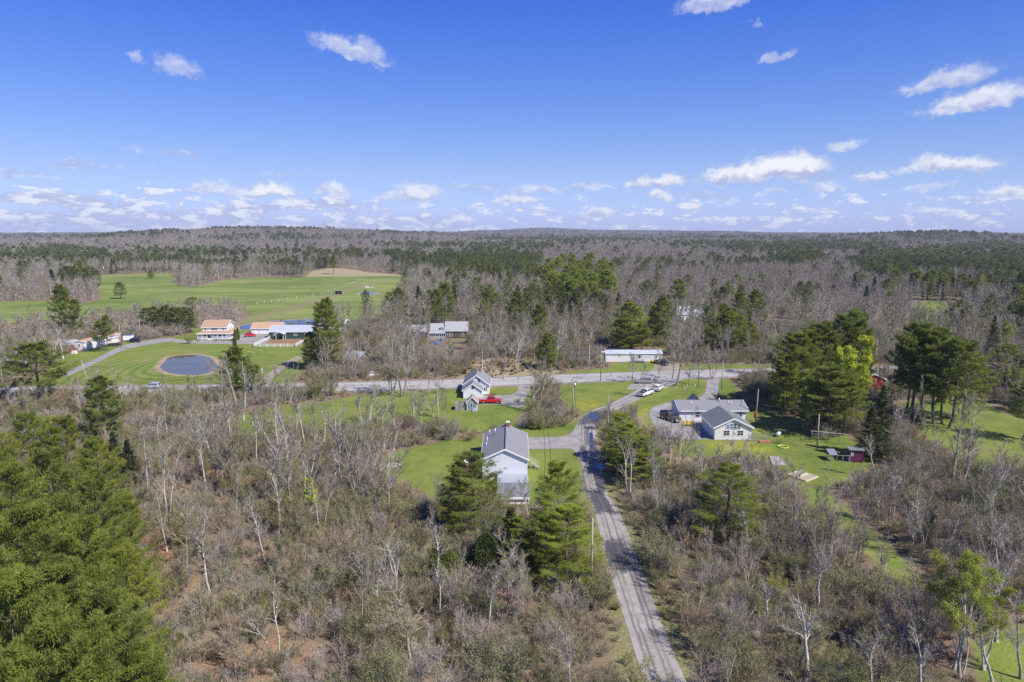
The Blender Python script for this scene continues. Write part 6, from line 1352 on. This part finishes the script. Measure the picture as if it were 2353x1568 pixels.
    MB().box(xf-.02, xf+.06, -hw+.1, hw-.1, .40, .58).box(xr-.07, xr+.02, -hw+.1, hw-.1, .40, .58).build('bumper', 'chrome' if kind == 'pickup' else col, e)
    if kind == 'pickup': b0, b1 = k['bed']; MB().box(b0, b1, -hw+.1, hw-.1, 1.10, 1.165).build('bed_cover' if bedmat else 'truck_bed', bedmat or 'rubber', e, .02)
    return e
car('pickup_truck', 'bright red pickup with grey bed cover parked below the small white house', 'pickup', 1127, 926.5, 0, 'pickup', 'paint_red', bedmat='stone_grey')
car('pickup_truck', 'white pickup parked at the edge of the lane end near the highway', 'pickup', 1483, 909, 50, 'pickup', 'car_white')
car('parked_car', 'white hatchback parked just beyond the white pickup on the lane', 'car', 1512, 897, 62, 'suv', 'car_white')
car('parked_car', 'pale silver car parked behind a bare tree on the highway verge', 'car', 1480, 881, 176, 'suv', 'paint_silver')
car('passing_car', 'light blue-white car driving along the highway below the round pond', 'car', 350, 893, 180, 'suv', 'paint_ice')
car('parked_car', 'red car parked on the drive between farmhouse and garage', 'car', 576, 774, 20, 'suv', 'paint_red')
car('parked_van', 'dark navy van parked at the top of the curved farm drive', 'van', 308, 787, 178, 'van', 'paint_navy')
car('pickup_truck', 'black pickup parked at the right end of the long white trailer', 'pickup', 1521, 838, -62, 'pickup', 'paint_black')
car('pickup_truck', 'dark brown open pickup parked beside the left end of the grey-roofed house', 'pickup', 1541, 966, -62, 'pickup', 'paint_bronze')
u_ = house('utility_trailer', 'small silver utility trailer at the near edge of the loop driveway', 'trailer', *G(1543, 1008)[:2], 5); MB().box(-1.3, 1.3, -.7, .7, .45, .6).build('trailer_bed', 'galvanised', u_); q_ = MB().bar((-1.3, -.68, .85), (1.3, -.68, .85), .05).bar((-1.3, .68, .85), (1.3, .68, .85), .05)
[q_.bar((x_, y_, .6), (x_, y_, .85), .05) for x_ in (-1.28, 0, 1.28) for y_ in (-.68, .68)]; q_.build('rail', 'galvanised', u_); [MB().cyl((.1, s_*.72, .3), (.1, s_*.9, .3), .3, n=14).build('wheel', 'rubber', u_) for s_ in (-1, 1)]; MB().bar((-1.3, 0, .5), (-2.4, 0, .45), .08).build('drawbar', 'dark_metal', u_)
# -- poles and wires
def pole(x, y, h, label, arm=0, trans=0, r=.15, lean=(0, 0), lamp=0, rz=0, name='utility_pole'):
    e = empty(name, (x, y, float(terrain(x, y))), math.radians(rz), label, 'utility pole' if name == 'utility_pole' else 'post', 'wooden poles')
    MB().cyl((0, 0, 0), (lean[0], lean[1], h), r, r*.68, n=10).build('shaft', 'wood_pole', e)
    if arm: MB().bar((lean[0]-1.15, lean[1]-.14, h-.45), (lean[0]+1.15, lean[1]-.14, h-.45), .1, .12).build('crossarm', 'wood_pole', e); [MB().lathe([(.03, 0), (.06, .05), (.03, .16)], 8, (lean[0]+q, lean[1]-.14, h-.39)).build('insulator', 'stone_pale', e) for q in (-1.05, -.35, 1.05)]
    if trans: MB().cyl((.42, 0, h-2.3), (.42, 0, h-1.35), .26, n=12).build('transformer', 'galvanised', e); MB().bar((.1, 0, h-1.5), (.42, 0, h-1.5), .06).build('bracket', 'dark_metal', e)
    if lamp: MB().bar((.1, 0, h-.6), (1.1, 0, h-.45), .06).build('lamp_arm', 'galvanised', e); MB().box(.95, 1.35, -.12, .12, h-.52, h-.38).build('lamp_head', 'trim_white', e)
    return Vector((x+lean[0], y+lean[1], h))
T1 = pole(9.5, 76.2, 9.8, 'bare grey pole standing left of the lane below the ranch house'); T2 = pole(14.2, 155.1, 9.8, 'brown utility pole with transformer right of the ranch house driveway', trans=1)
T3 = pole(26.0, 196.0, 10.2, 'utility pole with transformer and crossarm on the near highway verge', arm=1, trans=1); T4 = pole(*G(1658, 897)[:2], 8.4, 'dark utility pole beside the branch of the loop driveway'); T5 = pole(61.4, 132.4, 7.2, 'lone grey pole in the middle of the right lawn')
T6 = pole(-120.4, 190.0, 7.4, 'pale leaning pole at the highway left of the pond lawn', lean=(-1.6, 0)); pole(-121.2, 191.5, 4.6, 'short pale prop post leaning against the leaning highway pole', lean=(.9, -.4), name='prop_post', r=.13)
T7 = pole(-147.5, 254.1, 8.6, 'white pole with yard lamp beside the mobile home', lamp=1); pole(23.2, 157.8, 5.0, 'crooked short stub pole at the lane bend', lean=(-.3, 0), r=.13, name='stub_pole')
T8 = pole(*G(1005, 829)[:2], 5.6, 'thin pole in the yard of the old farmhouse', r=.1); T9 = pole(*G(1029, 851)[:2], 7.4, 'thin pole in the straw behind the white house', r=.12, arm=1); TA = pole(*G(2012, 838)[:2], 8.2, 'utility pole showing between pines above the red barn', arm=1); TB = pole(*G(1736, 972)[:2], 7.6, 'leaning pole at the right end of the grey-roofed house', lean=(.7, 1.2), r=.12)
TL = Vector((-330, 175, 9.5)); TR = Vector((300, 236, 9.5))
k_ = house('hanging_bundle', 'long red bundle hanging at the leaning pole right of the grey-roofed house', 'bundle', *G(1735, 968)[:2]); q_ = MB().lathe([(0, .4), (.22, .7), (.34, 1.5), (.22, 2.3), (0, 2.6)], 10); q_.build('wrap', 'red_plastic', k_)
plain('wire_grey', (.10, .10, .11), .6, .1)
def wire(label, a, b, sag, off=(0, 0, 0), r=.028):
    off = Vector(off); P_ = []; n_ = 24
    for k in range(n_+1): t = k/n_; p = a.lerp(b, t)+off; P_.append(p-Vector((0, 0, sag*4*t*(1-t))))
    mb = MB()
    for p, q in zip(P_[:-1], P_[1:]): mb.bar(p, q, r*1.6)
    o = mb.build('power_line', 'wire_grey'); tag(o, label, 'wire', 'overhead wires')
z = lambda v: (0, 0, v)
for i, (zz, dx, nm) in enumerate([(-.3, -1.0, 'topmost'), (-.3, 1.0, 'second'), (-1.9, 0, 'lower'), (-2.4, 0, 'lowest')]):
    wire(nm+' wire along the highway left of the leaning pole', TL, T6, 2.2, (0, dx*.3, zz)); wire(nm+' wire along the highway from the leaning pole to the pole behind the white house', T6, T9, 2.6, (0, dx*.3, zz))
    wire(nm+' highway wire from behind the white house to the transformer pole', T9, T3, 1.2, (0, dx*.3, zz)); wire(nm+' highway wire from the transformer pole toward the red barn', T3, TA, 2.0, (0, dx*.3, zz)); wire(nm+' highway wire beyond the red barn to the right edge', TA, TR, 2.6, (0, dx*.3, zz))
wire('upper wire from the highway to the pole by the ranch driveway', T3, T2, .9, z(-.3)); wire('lower wire from the highway to the pole by the ranch driveway', T3, T2, 1.1, z(-1.5)); wire('upper wire along the lane to the near grey pole', T2, T1, 1.8, z(-.2)); wire('lower wire along the lane to the near grey pole', T2, T1, 2.1, z(-1.3))
wire('service wire from the transformer pole to the dark pole', T3, T4, .9, z(-.8)); wire('service wire from the dark pole to the leaning pole', T4, TB, 1.0, z(-.3))
# -- small things
f_ = house('feather_flag', 'pale blue and white feather flag on a pole where the driveway bends', 'flag', *G(1641, 916)[:2]); MB().cyl((0, 0, 0), (0, 0, 3.6), .035, n=8).build('flagpole', 'dark_metal', f_); q_ = MB(); q_.hexa([(.04, -.01, 1.5), (.75, .1, 1.3), (.75, .12, 1.3), (.04, .01, 1.5)], [(.04, -.01, 3.5), (.35, .03, 3.0), (.35, .05, 3.0), (.04, .01, 3.5)]); q_.build('banner', 'flag_blue', f_)
for px, py, nm in ((1554, 905, 'leftmost'), (1573, 907, 'second from left'), (1579, 902, 'third from left'), (1597, 901, 'rightmost')):
    l_ = house('lantern_post', nm+' small round-topped lantern post under the roadside trees', 'garden lamp', *G(px, py)[:2], 0, 'lantern posts'); MB().cyl((0, 0, 0), (0, 0, 1.7), .05, n=8).build('post', 'wood_pole', l_); MB().lathe([(0, 1.68), (.13, 1.76), (.17, 1.88), (.13, 2.0), (0, 2.06)], 10).build('globe', 'bulb_white', l_)
for px, py, lb in ((639, 859, 'white marker post right of the dirt path'), (602, 857, 'white marker post left of the dirt path')):
    l_ = house('marker_post', lb, 'post', *G(px, py)[:2], 0, 'white marker posts'); MB().box(-.13, .13, -.13, .13, 0, 1.25).build('post', 'trim_white', l_); MB().box(-.17, .17, -.17, .17, 1.25, 1.33).build('cap', 'trim_white', l_)
w_ = house('garden_windmill', 'small grey ornamental windmill on the verge below the highway', 'windmill', *G(1409, 884)[:2]); q_ = MB(); [q_.bar((sx*.5, sy*.5, 0), (0, 0, 1.6), .05) for sx in (-1, 1) for sy in (-1, 1)]; q_.build('tower', 'stone_grey', w_)
for k in range(6): a = k*math.pi/3; MB().bar((0, -.08, 1.6), (.4*math.cos(a), -.08, 1.6+.4*math.sin(a)), .1, .02).build('blade', 'galvanised', w_)
b_ = house('brush_pile', 'brown heap of cut brush beside the pole at the mobile home', 'brush pile', *G(262, 795)[:2], 15); rr = random.Random(5); q_ = MB(); [q_.bar((rr.uniform(-3, 3), rr.uniform(-1.2, 1.2), rr.uniform(.1, .9)), (rr.uniform(-3, 3), rr.uniform(-1.2, 1.2), rr.uniform(.2, 1.4)), .08) for k in range(70)]; q_.build('branches', 'brown_shakes', b_)
b_ = house('junk_pile', 'rusty red and white scrap heap at the near end of the mobile home', 'scrap heap', *G(168, 812)[:2], 0); q_ = MB(); [q_.box(x_, x_+1.2, y_, y_+1.0, 0, h_) for x_, y_, h_ in ((-1.6, 0, 1.7), (-.2, .6, 1.1), (-2.9, -.6, .9))]; q_.build('crates', 'brick_red', b_, .1); q_ = MB(); [q_.box(.2+k*.1, 1.9-k*.1, -1.4, -.3, .02+k*.36, .32+k*.36) for k in range(3)]; q_.build('boards', 'trim_white', b_, .03)
# mast on the far hill
tx, ty = -2700*math.sin(math.atan((CX-752)/F)), 2700*math.cos(math.atan((CX-752)/F)); m_ = empty('radio_mast', (tx, ty, float(terrain(tx, ty))), 0, 'thin lattice radio mast on the far hill left of centre', 'mast'); q_ = MB(); hM = 44
for k in range(3): a = k*2.094; q_.bar((1.3*math.cos(a), 1.3*math.sin(a), 0), (.5*math.cos(a), .5*math.sin(a), hM), .5)
q_.build('lattice', 'galvanised', m_); q_ = MB(); [q_.bar((-2.4, 0, z_), (2.4, 0, z_), .5) for z_ in (hM*.82, hM*.9, hM-.3)]; q_.build('antenna', 'galvanised', m_)
# ------------------------------------------------------------------ the air
def haze():
    m = bpy.data.materials.new('haze_air'); m.use_nodes = True; g = NT(m.node_tree); g.n.clear()
    o = g.add('ShaderNodeOutputMaterial'); v = g.add('ShaderNodeVolumePrincipled'); g.l.new(v.outputs[0], o.inputs['Volume'])
    v.inputs['Color'].default_value = (.72, .80, 1.0, 1); v.inputs['Density'].default_value = 7e-5
    MATS['haze_air'] = m
    o = MB().box(-9700, 9700, -150, 11200, -25, 190).build('haze', 'haze_air'); tag(o, kind='stuff')
haze()
